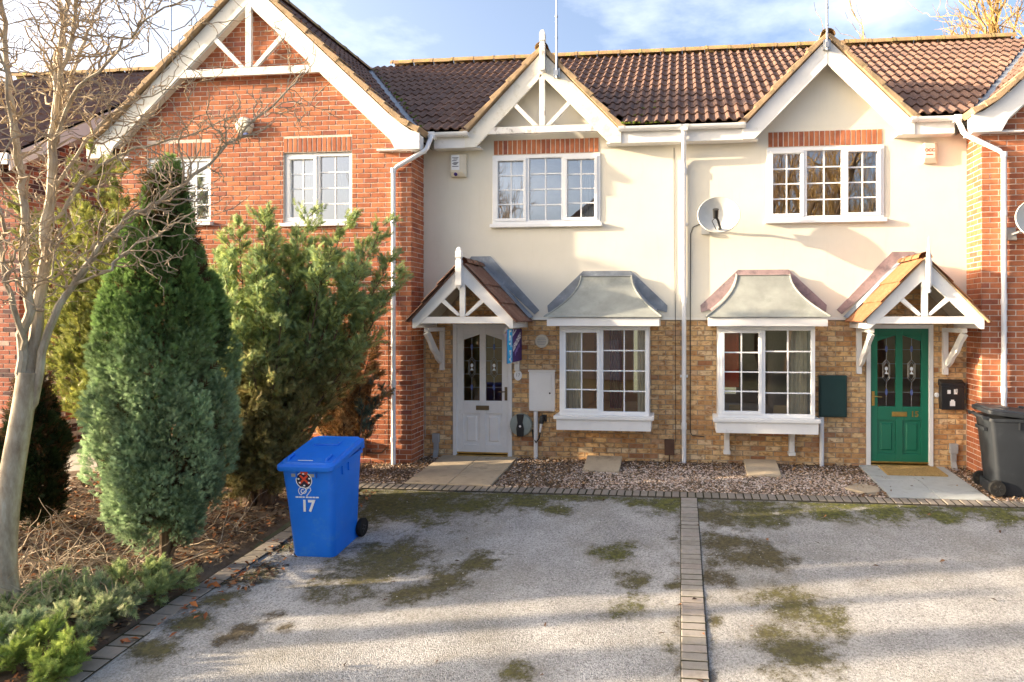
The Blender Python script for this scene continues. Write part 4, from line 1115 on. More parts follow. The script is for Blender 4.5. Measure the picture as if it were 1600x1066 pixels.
m_alarm = simple('cream_alarm_plastic', (.70, .64, .51), .06, 6, .5, .35)
a = alarm_box('alarm_box', 'cream alarm box with white label under the eaves near the timbered gable', -3.57, -3.33, 4.39, 4.745, -.017, .085)
m = MB(); m.box(-3.555, -3.425, -.1045, -.1025, 4.49, 4.72); m.build('label_plate', m_paper, a)
m = MB()
for i, z in enumerate((4.675, 4.655, 4.63, 4.60, 4.585, 4.57, 4.54)): m.box(-3.54 + .02 * (i % 2), -3.44 - .015 * (i % 3), -.106, -.1047, z, z + .009)
m.build('print', m_ink, a)
m = MB(); m.lathe([(.028, 0), (.026, -.018), (.012, -.026)], (-3.49, -.085, 4.425), 'y', 12); m.build('strobe_lens', m_purple, a, smooth=True)
a = alarm_box('alarm_box', 'wooden-toned alarm box marked in red beside the right-hand brick house', 3.505, 3.70, 4.42, 4.715, -.017, .08)
text(a, 'OCC', .062, Matrix.Translation((3.578, -.0985, 4.60)) @ FRONT, m_redink, 'lettering', .001, .002)
m = MB(); m.box(3.53, 3.625, -.0985, -.0972, 4.53, 4.545); m.build('print', m_redink, a)
m = MB(); m.lathe([(.14, 0), (.145, -.05), (.125, -.085), (.07, -.10), (.01, -.103)], (-6.72, -.474, 5.16), 'y', 8); a = tag(m.build('alarm_box', m_alarm, None, bevel=.01), 'octagonal cream alarm box on the big brick gable', 'alarm box', 'burglar alarm boxes')
m = MB(); m.box(-6.79, -6.65, -.555, -.50, 5.005, 5.045); m.build('strobe_lens', m_blueglass, a, bevel=.006)


def dish(label, loc, rot):
    t = thing('satellite_dish', label, 'satellite dish', loc, rot, 'satellite dishes')
    m = MB(); n = 28; rg = []
    for k in range(7):
        f = k / 6; rg.append([(.30 * f * math.cos(6.283 * i / n) + 1e-4 * math.cos(6.283 * i / n), -.11 * f * f - .0, .275 * f * math.sin(6.283 * i / n) + 1e-4 * math.sin(6.283 * i / n)) for i in range(n)])
    for k in range(6, -1, -1):
        f = k / 6; e = 1.0 if k < 6 else 1.03; rg.append([(.30 * f * e * math.cos(6.283 * i / n) + 1e-4 * math.cos(6.283 * i / n), -.11 * f * f + .012, .275 * f * e * math.sin(6.283 * i / n) + 1e-4 * math.sin(6.283 * i / n)) for i in range(n)])
    m.rings(rg); m.build('reflector', m_dish, t, smooth=True, local=True)
    m = MB(); m.tube([(0, -.03, -.20), (.02, -.16, -.235), (-.02, -.34, -.18), (-.05, -.37, -.14)], .018, 8); m.build('feed_arm', m_black, t, smooth=True, local=True)
    m = MB(); m.tube([(-.05, -.34, -.15), (-.05, -.43, -.06)], [.036, .044], 12); m.tube([(-.035, -.37, -.13), (-.10, -.32, -.19), (-.04, -.2, -.27)], .006, 6); m.build('receiver', m_dullbrass if False else m_black, t, smooth=True, local=True)
    m = MB(); m.box(-.05, .05, .01, .06, -.09, .06); m.tube([(0, .06, -.02), (0, .16, -.02), (-.12, .22, -.05)], .018, 8); m.tube([(-.12, .22, -.05), (-.19, .30, -.06)], .018, 8); m.box(-.25, -.13, .285, .31, -.14, .04); m.build('wall_mount', m_galv, t, local=True)
    return t


dish('satellite dish on the cream wall above the bay with white brackets', (.555, -.325, 3.645), (rad(-14), 0, rad(-2)))
dish('satellite dish at the right edge on the red brick wall', (4.66, -.80, 3.44), (rad(-14), 0, rad(-2)))


def cable(name, label, pts, r=.006, mat=None, n=6):
    m = MB(); m.tube(pts, r, n); return tag(m.build(name, mat or m_black, None, smooth=True), label, 'cable', 'cables clipped to the walls')


cable('wall_cable', 'black dish cable running down beside the middle downpipe', [(.42, -.03, 3.59), (.30, -.024, 3.60), (.19, -.022, 3.55), (.155, -.021, 3.45), (.15, -.021, 2.6), (.15, -.021, 2.19), (.15, -.036, 2.13), (.15, -.010, 2.06), (.15, -.008, .45), (.18, -.008, .40), (.36, -.008, .385)], .007)
cable('wall_cable', 'thin dark wire down the cream wall left of the middle downpipe', [(-.095, -.022, 4.76), (-.09, -.022, 3.4), (-.075, -.022, 2.19), (-.075, -.036, 2.13), (-.075, -.009, 2.08), (-.07, -.009, .3)], .004)
cable('wall_cable', 'black cable hanging below the dish on the right-hand brick house', [(4.70, -.485, 3.35), (4.71, -.483, 3.2), (4.71, -.483, 2.2), (4.72, -.483, .5)], .007)
cable('wall_cable', 'thin dark wire on the red brick beside the swan-neck downpipe', [(-4.40, -.48, 2.2), (-4.40, -.48, 1.2), (-4.41, -.48, .15)], .005)
cable('wall_cable', 'grey wire in the corner between the white door porch and red brick', [(-4.018, -.012, 2.0), (-4.018, -.012, 1.0), (-4.016, -.012, .3)], .005, m_grey)

q = MB(); q.box(-2.335, -1.925, -.05, -.004, .735, 1.345); mb = tag(q.build('meter_box', m_upvc, None, bevel=.012), 'white meter box on the brick wall between white door and bay', 'meter box', 'meter boxes')
q = MB(); q.box(-2.318, -1.975, -.066, -.051, .748, 1.305); dr = q.build('cover', m_upvc, mb, bevel=.006)
q = MB(); q.lathe([(.014, 0), (.014, -.006)], (-2.0, -.067, 1.02), 'y', 12); q.build('lock', m_black, dr)
q = MB(); q.box(-2.345, -1.915, -.06, -.004, 1.347, 1.375); q.build('hood', m_white, mb, bevel=.004)
q = MB(); q.box(2.035, 2.43, -.075, -.004, .72, 1.335); mb = tag(q.build('meter_box', m_darkgreen, None, bevel=.012), 'dark green meter box right of the bay with white brackets', 'meter box', 'meter boxes')
q = MB(); q.box(2.055, 2.41, -.088, -.076, .74, 1.30); q.build('cover', m_darkgreen, mb, bevel=.006)
for (x, lab, top) in ((-2.225, 'white pipe under the white meter box', .733), (2.075, 'white pipe under the dark green meter box', .718)):
    q = MB(); q.tube([(x, -.042, top), (x, -.042, -.03)], .034, 10); tag(q.build('service_pipe', m_upvc, None, smooth=True), lab, 'pipe', 'service pipes')
q = MB(); q.lathe([(.105, -.0), (.105, -.02), (.098, -.028), (.09, -.022), (.02, -.026), (.004, -.027)], (-2.135, -.004, 1.82), 'y', 24); v = tag(q.build('round_vent', m_alarm, None, smooth=True), 'round cream vent cover on brick beside the letting board', 'vent')
q = MB()
for k in range(5):
    w_ = .07 * math.sqrt(1 - (k / 2.5 - .8) ** 2 * .6); q.box(-2.135 - w_, -2.135 + w_, -.033, -.026, 1.765 + k * .025, 1.772 + k * .025)
q.build('slat', m_grey, v)
q = MB(); q.prism([(-2.515 + .063 * math.cos(6.283 * k / 24), 1.285 + .08 * math.sin(6.283 * k / 24)) for k in range(24)], -.02, -.003); a = tag(q.build('number_plaque', m_paper, None, bevel=.004), 'small oval white plaque on brick beside the white door', 'plaque')
text(a, '17', .075, Matrix.Translation((-2.515, -.0205, 1.29)) @ FRONT, m_grey, 'lettering', .001)
# charging point
t = thing('car_charger', 'round grey-green car charger with black centre beside the white door', 'car charger', (-2.46, -.004, .52))
q = MB(); q.lathe([(.175, 0), (.18, -.03), (.165, -.07), (.12, -.085), (.004, -.088)], (-2.46, -.004, .52), 'y', 28); q.build('housing', simple('charger_grey', (.30, .34, .31), .08, 6, .4, .4), t, smooth=True)
q = MB(); q.rings([[(-2.46 + sx * w_, yy, .52 + z) for sx, z in ((-1, -.17), (1, -.17), (1.25, -.05), (.8, .04), (1.15, .17), (-1.15, .17), (-.8, .04), (-1.25, -.05))] for (w_, yy) in ((.05, -.06), (.05, -.105), (.04, -.118))]); q.build('centre_unit', m_black, t, bevel=.006)
q = MB(); q.lathe([(.018, 0), (.016, -.004)], (-2.455, -.119, .51), 'y', 12); q.build('status_ring', m_paper, t)
q = MB(); q.tube([(-2.285, -.02, .45), (-2.27, -.03, .33), (-2.21, -.09, .26), (-2.16, -.1, .33), (-2.145, -.09, .42)], .011, 8); q.build('cable', m_black, t, smooth=True)
q = MB(); q.tube([(-2.15, -.09, .42), (-2.13, -.085, .55)], [.016, .024], 10); q.build('plug_handle', m_paper, t, smooth=True)
q = MB(); q.tube([(-2.13, -.085, .55), (-2.115, -.05, .66)], [.035, .045], 12); q.box(-2.13, -2.06, -.06, -.004, .58, .68); q.build('plug_holster', m_black, t, smooth=True)
# letter box by the green door
t = thing('letter_box', 'black wall letter box beside the green door', 'letter box', (3.89, 0, .85))
q = MB(); q.box(3.735, 4.045, -.12, -.004, .86, 1.20); q.build('body', m_black, t, bevel=.006)
q = MB(); q.prism([(-.125, 1.201), (-.003, 1.201), (-.003, 1.29), (-.125, 1.235)], 3.725, 4.055, 'x'); q.build('lid', m_black, t, bevel=.006)
q = MB()
for (a0, a1, b0, b1) in ((3.81, 3.855, 1.09, 1.145), (3.90, 3.945, 1.085, 1.155), (3.925, 3.95, 1.11, 1.16), (3.845, 3.915, .915, .985), (3.858, 3.902, .985, 1.005)): q.box(a0, a1, -.1235, -.1205, b0, b1)
q.build('emblem', m_paper, t)
q = MB(); q.lathe([(.035, 0), (.035, -.012), (.02, -.018)], (3.705, -.006, 1.06), 'y', 14); q.build('bell_push', m_paper, t, smooth=True)
# boiler flue boxes, pipes and vents low on the walls
for (x, y, lab) in ((-3.83, -.006, 'grey service duct low on the brick left of the white door'), (3.93, -.006, 'grey service duct low on the brick behind the black bin')):
    q = MB(); q.box(x - .055, x + .055, y - .06, y, .22, .36); q.box(x - .038, x + .038, y - .045, y, .10, .2195); q.prism([(y - .045, .0995), (y, .0995), (y - .03, -.06), (y - .12, -.06)], x - .035, x + .035, 'x'); tag(q.build('service_duct', m_grey, None, bevel=.006), lab, 'duct', 'service ducts')
m_brownbox = simple('brown_vent', (.11, .06, .04), .2, 9, .7, .2)
q = MB(); q.box(-.24, -.09, -.045, -.004, .10, .335); v = tag(q.build('wall_vent', m_brownbox, None, bevel=.008), 'brown plastic vent box low on the brick beside the middle downpipe', 'vent', 'brown vent boxes')
q = MB(); q.tube([(-.165, -.03, .10), (-.165, -.03, -.03)], .008, 6); q.build('drip_pipe', m_brownbox, v)
q = MB(); q.box(-4.88, -4.74, -.60, -.474, .10, .32); v = tag(q.build('wall_vent', m_brownbox, None, bevel=.01), 'brown vent box on the red brick behind the blue bin', 'vent', 'brown vent boxes')
q = MB(); q.tube([(-4.74, -.5, .15), (-4.6, -.5, .13), (-4.5, -.5, .14), (-4.42, -.5, .22)], .012, 7); q.build('pipe', m_brownbox, v)
q = MB(); q.box(-6.45, -6.22, -.479, -.474, 5.69, 5.755); tag(q.build('air_brick', m_brownbox, None), 'small brown air brick below the collar of the big gable', 'air brick')
# letting board standing out from the wall
t = thing('letting_board', 'cyan and purple letting board under the porch of the white door house', 'sign', (-2.52, -.5, 1.53))
q = MB(); q.box(-2.462, -2.450, -.86, -.03, 1.525, 2.015); q.build('board', m_purple, t)
q = MB(); q.box(-2.4498, -2.4475, -.86, -.60, 1.525, 2.015); q.build('cyan_panel', m_cyan, t)
SIDE = Matrix.Rotation(rad(90), 4, 'Z') @ Matrix.Rotation(rad(90), 4, 'X')      # lettering facing +X
text(t, 'LET BY', .155, Matrix.Translation((-2.4465, -.73, 1.77)) @ SIDE @ Matrix.Rotation(rad(-90), 4, 'Z'), m_paper, 'lettering', .001, .006)
text(t, 'LEADERS', .125, Matrix.Translation((-2.449, -.33, 1.82)) @ SIDE @ Matrix.Rotation(rad(24), 4, 'Z'), m_paper, 'lettering', .001, .005)
text(t, 'property', .085, Matrix.Translation((-2.449, -.31, 1.72)) @ SIDE @ Matrix.Rotation(rad(24), 4, 'Z'), m_lilac, 'lettering', .001, .003)
q = MB(); q.add([(-2.4492, -.59, 1.93), (-2.4492, -.55, 2.01), (-2.4492, -.51, 2.01), (-2.4492, -.585, 1.89)], [(0, 1, 2, 3)]); q.add([(-2.4492, -.585, 1.90), (-2.4492, -.36, 1.995), (-2.4492, -.38, 2.012), (-2.4492, -.58, 1.93)], [(0, 1, 2, 3)]); q.build('arrow_mark', m_paper, t)
q = MB(); q.box(-2.475, -2.463, -.06, -.008, 1.60, 2.0); q.build('fixing_batten', m_white, t)
# doormat
m_mat = simple('coir_mat', (.40, .27, .11), .25, 40, .95, .1, bump=1, bscale=160)
q = MB(); q.add([(2.86, -.53, gz(-.53) + .024), (3.66, -.53, gz(-.53) + .024), (3.66, -.09, gz(-.09) + .024), (2.86, -.09, gz(-.09) + .024), (2.86, -.53, gz(-.53) + .042), (3.66, -.53, gz(-.53) + .042), (3.66, -.09, gz(-.09) + .042), (2.86, -.09, gz(-.09) + .042)], [(0, 3, 2, 1), (4, 5, 6, 7), (0, 1, 5, 4), (1, 2, 6, 5), (2, 3, 7, 6), (3, 0, 4, 7)])
tag(q.build('doormat', m_mat), 'tan coir doormat at the green door', 'doormat')
# aerial masts
for (x, y, z0, z1, lab) in ((-1.855, -.27, 5.79, 7.6, 'thin aerial mast fixed to the timbered gable'), (2.10, -.28, 6.03, 7.6, 'thin aerial mast fixed to the apex of the plain gable')):
    q = MB(); q.tube([(x, y, z0), (x, y, z0 + .9)], .017, 8); q.tube([(x, y, z0 + .9), (x, y, z1)], .012, 8); q.box(x - .05, x + .05, y + .012, y + .05, z0 + .02, z0 + .16); q.box(x - .025, x + .025, y - .022, y + .03, z0 + .04, z0 + .12)
    for z in (z0 + .35, z0 + .6, z0 + .92): q.tube([(x, y, z), (x, y, z + .03)], .022, 8)
    tag(q.build('aerial_mast', m_galv, None, smooth=True), lab, 'aerial', 'aerial masts')
t = thing('television_aerial', 'television aerial on a mast above the far left house roof', 'aerial', (-10.9, 2.9, 7.3))
q = MB(); q.tube([(-10.9, 2.9, 7.25), (-10.9, 2.9, 9.3)], .02, 8); q.build('mast', m_galv, t, smooth=True)
q = MB(); q.tube([(-11.5, 2.6, 9.15), (-10.3, 3.1, 9.2)], .012, 6)
for k in range(9):
    f = k / 8; c = Vector((-11.5, 2.6, 9.15)).lerp(Vector((-10.3, 3.1, 9.2)), f); q.tube([c + Vector((.05, -.12, -.12)), c + Vector((-.05, .12, .12))], .007, 5)
q.build('elements', m_galv, t, smooth=True)


# ---------------------------------------------------------------- wheeled bins
def rrect(w, d, z, r=.05, n=4, cy=0.0):
    pts = []
    for (sx, sy, a0) in ((1, 1, 0), (-1, 1, 90), (-1, -1, 180), (1, -1, 270)):
        for k in range(n + 1):
            a = rad(a0 + 90 * k / n); pts.append((sx * (w / 2 - r) + r * math.cos(a), cy + sy * (d / 2 - r) + r * math.sin(a), z))
    return pts


def bin_(name, label, mat, loc, rot):
    t = thing(name, label, 'wheelie bin', loc, rot, 'wheelie bins'); b = lambda m, n_, mt, p=t, **k: m.build(n_, mt, p, local=True, **k)
    m = MB(); m.rings([rrect(.44, .50, .0, .05, 4, -.03), rrect(.455, .52, .03, .055, 4, -.03), rrect(.50, .58, .50, .06, 4, -.015), rrect(.545, .65, .93, .06, 4, 0), rrect(.575, .69, .935, .06, 4, 0), rrect(.575, .69, .972, .06, 4, 0)])
    body = b(m, 'body', mat, smooth=True)
    for (x0, x1, y0, y1, z0) in [(s_ * .262, s_ * .288, y - .008, y + .008, .84) for s_ in (-1, 1) for y in (-.13, .0)] + [(x - .006, x + .006, -.343, -.318, .87) for x in (-.1, .1)]:
        m = MB(); m.box(x0, x1, y0, y1, z0, .934); b(m, 'rib', mat, body)
    m = MB(); m.box(-.15, .15, .325, .36, .80, .84); b(m, 'comb_bar', mat, body)
    # lid: a deep rim, then a shallow dome falling towards the front
    m = MB(); tilt = lambda pts: [(x, y, z + .085 * (y + .37) / .74) for x, y, z in pts]
    m.rings([tilt(rrect(.60, .735, .945, .065, 5, -.005)), tilt(rrect(.61, .745, .955, .065, 5, -.005)), tilt(rrect(.605, .74, .992, .065, 5, -.005)), tilt(rrect(.55, .68, 1.003, .06, 5, 0)), tilt(rrect(.535, .66, 1.022, .06, 5, 0)), tilt(rrect(.44, .52, 1.028, .06, 5, .01)), tilt(rrect(.30, .36, 1.03, .06, 5, .02))])
    lid = b(m, 'lid', mat, smooth=True)
    for s in (-1, 1):
        m = MB(); m.tube([(s * .20, -.30, 1.024), (s * .205, -.285, 1.052), (s * .205, -.19, 1.064), (s * .20, -.17, 1.035)], .014, 7); b(m, 'lid_grip', mat, lid, smooth=True)
    m = MB(); m.prism([(-.14, .06), (.14, .06), (.12, .30), (-.12, .30)], 1.07, 1.098, 'z'); b(m, 'lid_boss', mat, lid, bevel=.01)
    m = MB(); m.tube([(-.25, .40, .985), (.25, .40, .985)], .018, 8)
    for s in (-1, 0, 1): m.box(s * .235 - .02, s * .235 + .02, .33, .41, .955, .992)
    b(m, 'handle', mat, body, smooth=True)
    m = MB(); m.box(-.23, .23, .20, .27, .0, .14); m.tube([(-.28, .245, .10), (.28, .245, .10)], .012, 8); b(m, 'axle', mat, body)
    for s in (-1, 1):
        m = MB(); x = s * .262; m.lathe([(.055, x - .026), (.092, x - .026), (.10, x - .018), (.10, x + .018), (.092, x + .026), (.055, x + .026)], (0, .245, .10), 'x', 24); w_ = b(m, 'wheel', m_rubber, smooth=True)
        m = MB(); m.lathe([(.056, x - .018), (.02, x - .022), (.018, x + .028), (.056, x + .018)], (0, .245, .10), 'x', 12)
        for k in range(6):
            a_ = 6.283 * k / 6; m.tube([(x + s * .022, .245 + .018 * math.cos(a_), .10 + .018 * math.sin(a_)), (x + s * .022, .245 + .056 * math.cos(a_), .10 + .056 * math.sin(a_))], .006, 5)
        b(m, 'hub', m_black, w_)
    return t, body


tb, body = bin_('wheelie_bin', 'blue wheelie bin numbered in white at the edge of the drive', m_blue, (-3.765, -3.25, gz(-3.25) - .005), (math.atan(.11), 0, rad(1)))
WB = WM[tb.name]
def on_front(x, z, extra=0.0):
    """a point on the sloping front of the bin body"""
    yf = -.28 - (.045 * min(z, .5) / .5 if z < .5 else .045) - (max(0, z - .5) / .43) * .02 - .0
    yf = -.28 - .025 * min(1, z / .03) * .4 - (.03 + .0) * min(z, .5) / .5 - (max(0, z - .5) / .43) * .02
    return (x, yf - extra, z)


def front_y(z):
    if z < .5: return -(.02 + .03 + .26) + .015 * 0 - (z - .03) / .47 * (.305 - .29 + .0) if False else -.29 - (z - .03) / .47 * .015
    return -.305 - (z - .5) / .43 * .02


TILTF = Matrix.Rotation(math.atan(-.04), 4, 'X')
def decal(poly, mat, name, lift, parent):
    m = MB(); m.add([(x, front_y(z) - lift, z) for x, z in poly], [tuple(range(len(poly)))]); return m.build(name, mat, parent, local=True)


circ = lambda cx, cz, rx, rz, n=18: [(cx + rx * math.cos(6.283 * k / n), cz + rz * math.sin(6.283 * k / n)) for k in range(n)]
text(body, '17', .165, WB @ Matrix.Translation((-.01, front_y(.58) - .004, .56)) @ TILTF @ FRONT @ Matrix.Diagonal((.9, 1, 1, 1)), m_paper, 'house_number', .001, .006)
decal(circ(-.03, 0.838, .088, .088), m_paper, 'emblem_ring', .0035, body); decal(circ(-.03, 0.838, .078, .08), m_ink, 'emblem_field', .0045, body)
decal([(-.075, 0.883), (.015, 0.793), (.03, 0.808), (-.06, 0.898)], m_redink, 'emblem_cross', .0055, body); decal([(-.085, 0.808), (-.07, 0.793), (.02, 0.883), (.005, 0.898)], m_redink, 'emblem_cross', .0058, body); decal(circ(-.02, 0.923, .04, .028, 10), m_redink, 'emblem_crest', .0055, body)
for (x, z) in ((-.085, 0.853), (-.075, 0.813), (.022, 0.813), (.03, 0.858), (-.03, 0.783), (-.03, 0.908)): decal(circ(x, z, .012, .009, 8), m_paper, 'emblem_spot', .0062, body)
decal([(-.16, 0.906), (.11, 0.906), (.11, 0.873), (-.16, 0.873)], m_grey, 'emblem_ribbon', .003, body)
m = MB(); pts = []
for k in range(26):
    a_ = k / 25 * 9.5; r_ = .012 + .0042 * a_; pts.append((-.05 + r_ * math.cos(a_ + 1), 0, .725 + r_ * math.sin(a_ + 1)))
pts += [(.005, 0, .755), (.03, 0, .76), (.035, 0, .735), (.0, 0, .69), (-.015, 0, .672)]
m.tube([(x, front_y(z) - .004, z) for x, _, z in pts], .0045, 5); m.build('heart_swirl', m_paper, body, local=True)
m = MB()
for k, w_ in enumerate((.03, .03, .025, .03, .028, .03, .03)):
    x = -.135 + k * .036; m.box(x, x + w_, front_y(.655) - .004, front_y(.655) - .002, .650, .664)
m.build('print', m_paper, body, local=True)
lidp = [c for c in tb.children if c.name.startswith('lid')][0]
m = MB(); m.add([(-.10, -.30, 1.0345), (.06, -.30, 1.0345), (.06, -.285, 1.0362), (-.10, -.285, 1.0362)], [(0, 1, 2, 3)]); m.build('print', m_paper, lidp, local=True)
bin_('wheelie_bin', 'charcoal black wheelie bin standing beside the green door house', m_bin, (4.19, -1.08, gz(-1.08) + .01), (0, rad(-.5), rad(86)))

# ---------------------------------------------------------------- planting
def _template():
    T = [(0, -.05), (0, .05), (1, 0)]; F = [(0, 1, 2)]
    for t in (.08, .26, .44, .62, .78):
        for s in (-1, 1):
            b = len(T); w = .40 * (1 - t * .62); T += [(t - .03, 0), (t + .12, 0), (t + .30, s * w)]; F.append((b, b + 1, b + 2))
    return np.array(T, np.float32), np.array(F, np.int32)


TPL, TPF = _template()


def norm(a): return a / np.maximum(np.linalg.norm(a, axis=1, keepdims=True), 1e-6)


def fronds(P, A, L_, rng, cols, width=1.0, bend=-.25, up=None):
    """flat feathery sprays at P pointing along A"""
    n = len(P); A = norm(A); R = norm(rng.normal(size=(n, 3))); B = norm(np.cross(A, R)); C = np.cross(A, B)
    if up is not None: pass
    u = TPL[None, :, 0, None]; v = TPL[None, :, 1, None]; Lx = L_[:, None, None]
    V = P[:, None] + A[:, None] * u * Lx + B[:, None] * v * Lx * width + C[:, None] * (bend * u * u * Lx)
    k = len(TPL); F = (TPF[None] + (np.arange(n) * k)[:, None, None]).reshape(-1, 3)
    return V.reshape(-1, 3), F, np.repeat(cols, k, axis=0)


def frond_object(name, parent, P, A, L_, rng, cols, width=1.0, bend=-.25, mat=None):
    V, F, C = fronds(P, A, L_, rng, cols, width, bend); o = bpy.data.objects.new(name, mesh_np(name, V, F, mat or m_leaf, C)); return put(o, parent)


def mixcol(a, b, t): return np.array(a)[None] * (1 - t[:, None]) + np.array(b)[None] * t[:, None]


def cypress(name, label, base, H, R, ncl, per, seed, prof, low, high, size=.075, group=None, z0=.10, fw=1.0):
    t_ = thing(name, label, 'conifer', base, group=group); r = np.random.default_rng(seed); base = np.array(base)
    u = (np.arange(ncl) + r.uniform(0, 1, ncl)) / ncl; th = np.arange(ncl) * 2.39996 + r.normal(0, .25, ncl)
    pz = np.array([p[0] for p in prof]); pr = np.array([p[1] for p in prof])
    # more clumps where the column is wide
    w = np.interp(np.linspace(0, 1, 200), pz, pr); cdf = np.cumsum(w + .08); cdf /= cdf[-1]; u = np.interp(u, cdf, np.linspace(0, 1, 200))
    rad_ = np.interp(u, pz, pr) * R; out = np.stack([np.cos(th), np.sin(th), np.zeros(ncl)], 1)
    cr = r.uniform(.11, .24, ncl) * (R / .6) * (0.5 + .5 * np.interp(u, pz, pr)); cen = base + out * (rad_ * r.uniform(.62, 1.10, ncl))[:, None] + np.stack([np.zeros(ncl)] * 2 + [z0 + u * (H - z0)], 1)
    idx = np.repeat(np.arange(ncl), per); n = len(idx); d = norm(r.normal(size=(n, 3)) + out[idx] * .9 + np.array([0, 0, .35])); rr = r.uniform(.35, 1, n) ** .5
    P = cen[idx] + d * (cr[idx] * rr)[:, None] * np.array([1, 1, 2.1])
    A = norm(d * .55 + out[idx] * .35 + np.array([0, 0, .9]) + r.normal(size=(n, 3)) * .38)
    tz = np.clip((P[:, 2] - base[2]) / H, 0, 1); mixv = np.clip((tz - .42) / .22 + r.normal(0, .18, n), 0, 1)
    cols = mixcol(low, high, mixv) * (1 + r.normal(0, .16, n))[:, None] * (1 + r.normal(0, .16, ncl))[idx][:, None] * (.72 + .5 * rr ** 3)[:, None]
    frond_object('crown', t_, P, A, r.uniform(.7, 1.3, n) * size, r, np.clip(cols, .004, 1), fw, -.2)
    # inner twigs so that the column is not hollow
    k = ncl * 14; th2 = r.uniform(0, 6.283, k); uu = r.uniform(0.02, .97, k); q = np.interp(uu, pz, pr) * R * r.uniform(.3, .8, k)
    P2 = base + np.stack([np.cos(th2) * q, np.sin(th2) * q, z0 + uu * (H - z0)], 1); A2 = norm(np.stack([np.cos(th2), np.sin(th2), np.full(k, .8)], 1) + r.normal(size=(k, 3)) * .3)
    frond_object('inner_twigs', t_, P2, A2, r.uniform(.10, .2, k), r, np.clip(mixcol((.085, .055, .03), (.13, .085, .04), r.uniform(0, 1, k)), 0, 1), .8)
    m = MB(); m.tube([base + np.array([0, 0, -.12]), base + np.array([.01, 0, H * .3]), base + np.array([0, .01, H * .85])], [.07 * R / .6, .055 * R / .6, .012], 8)
    for i in range(10):
        a = i * .63; m.tube([base + np.array([0, 0, .02 + .05 * i]), base + np.array([math.cos(a) * R * .3, math.sin(a) * R * .3, .3 + .05 * i]), base + np.array([math.cos(a) * R * .5, math.sin(a) * R * .5, .75 + .06 * i])], [.022, .016, .008], 5)
    m.build('trunk', m_barkd, t_, smooth=True); return t_


def spreading(name, label, base, tips, seed, colf, per=26, nb=16, L0=.085, spread=.30, cat='conifer', wood=m_barkd, start=.42, group=None, extra=0, droop=-.3, dens=None, jit=.18):
    t_ = thing(name, label, cat, base, group=group); r = np.random.default_rng(seed); base = np.array(base, float); tips = [np.array(t, float) for t in tips]
    for _ in range(extra):
        a = tips[r.integers(len(tips))]; b = tips[r.integers(len(tips))]; tips.append(a * .6 + b * .4 + r.normal(0, jit, 3))
    m = MB(); P = []; A = []; 
    for ti in tips:
        b0 = base + np.array([r.normal(0, .06), r.normal(0, .06), -.05]); d = ti - b0; mid = b0 + d * .5 + np.array([r.normal(0, .07), r.normal(0, .07), .10 * np.linalg.norm(d[:2]) + .02]); ln = np.linalg.norm(d)
        bez = lambda s: (1 - s) ** 2 * b0 + 2 * s * (1 - s) * mid + s * s * ti
        der = lambda s: 2 * (1 - s) * (mid - b0) + 2 * s * (ti - mid)
        m.tube([bez(s) for s in (0, .25, .5, .75, .97)], [.020 + .006 * ln, .016 + .004 * ln, .013, .009, .003], 5)
        k = max(4, int(nb * (.6 + .4 * min(1.5, ln / 2)))) 
        for j in range(k):
            s = start + (1 - start) * (j + r.uniform(0, 1)) / k; o = bez(s); dr = der(s) / (np.linalg.norm(der(s)) + 1e-6)
            sd = r.normal(size=3); sd -= dr * sd.dot(dr); sd /= np.linalg.norm(sd) + 1e-6
            bl = spread * (1.15 - .75 * (s - start) / (1 - start)) * r.uniform(.6, 1.25); dv = dr * .75 + sd * .75 + np.array([0, 0, .18]); dv /= np.linalg.norm(dv); e = o + dv * bl
            m.tube([o, o + dv * bl * .55, e], [.006, .004, .0015], 4, caps=False)
            q = r.uniform(.12, 1.05, per)[:, None]; pp = o + (e - o) * q + r.normal(0, .022, (per, 3)) * (spread / .3); aa = dv + r.normal(0, .42, (per, 3)) + np.array([0, 0, .10]); P.append(pp); A.append(aa)
    m.build('branches', wood, t_, smooth=True)
    P = np.concatenate(P); A = np.concatenate(A); n = len(P); cols = np.clip(colf(P, r) * (1 + r.normal(0, .15, n))[:, None], .004, 1)
    frond_object('crown', t_, P, A, r.uniform(.7, 1.3, n) * L0, r, cols, 1.0, droop); return t_


PROF = [(0, .34), (.05, .55), (.11, .80), (.2, .97), (.32, 1.04), (.46, 1.0), (.58, .90), (.70, .68), (.80, .46), (.90, .25), (.96, .13), (1, .02)]
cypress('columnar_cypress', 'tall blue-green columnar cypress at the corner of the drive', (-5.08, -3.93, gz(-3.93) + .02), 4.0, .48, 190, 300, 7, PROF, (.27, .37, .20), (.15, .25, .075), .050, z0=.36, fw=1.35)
cypress('columnar_cypress', 'small dark upright conifer behind the trunk of the bare tree', (-7.36, -3.2, gz(-3.2)), 1.75, .27, 80, 70, 8, PROF, (.020, .038, .014), (.020, .040, .014), .07)


def jcol(P, r):
    t = np.clip((P[:, 2] - 1.2) / .8 + r.normal(0, .25, len(P)), 0, 1); g = r.uniform(0, 1, len(P)); up = mixcol((.25, .36, .18), (.36, .42, .13), g); lo = mixcol((.33, .26, .10), (.24, .23, .08), g)
    return lo * (1 - t[:, None]) + up * t[:, None]


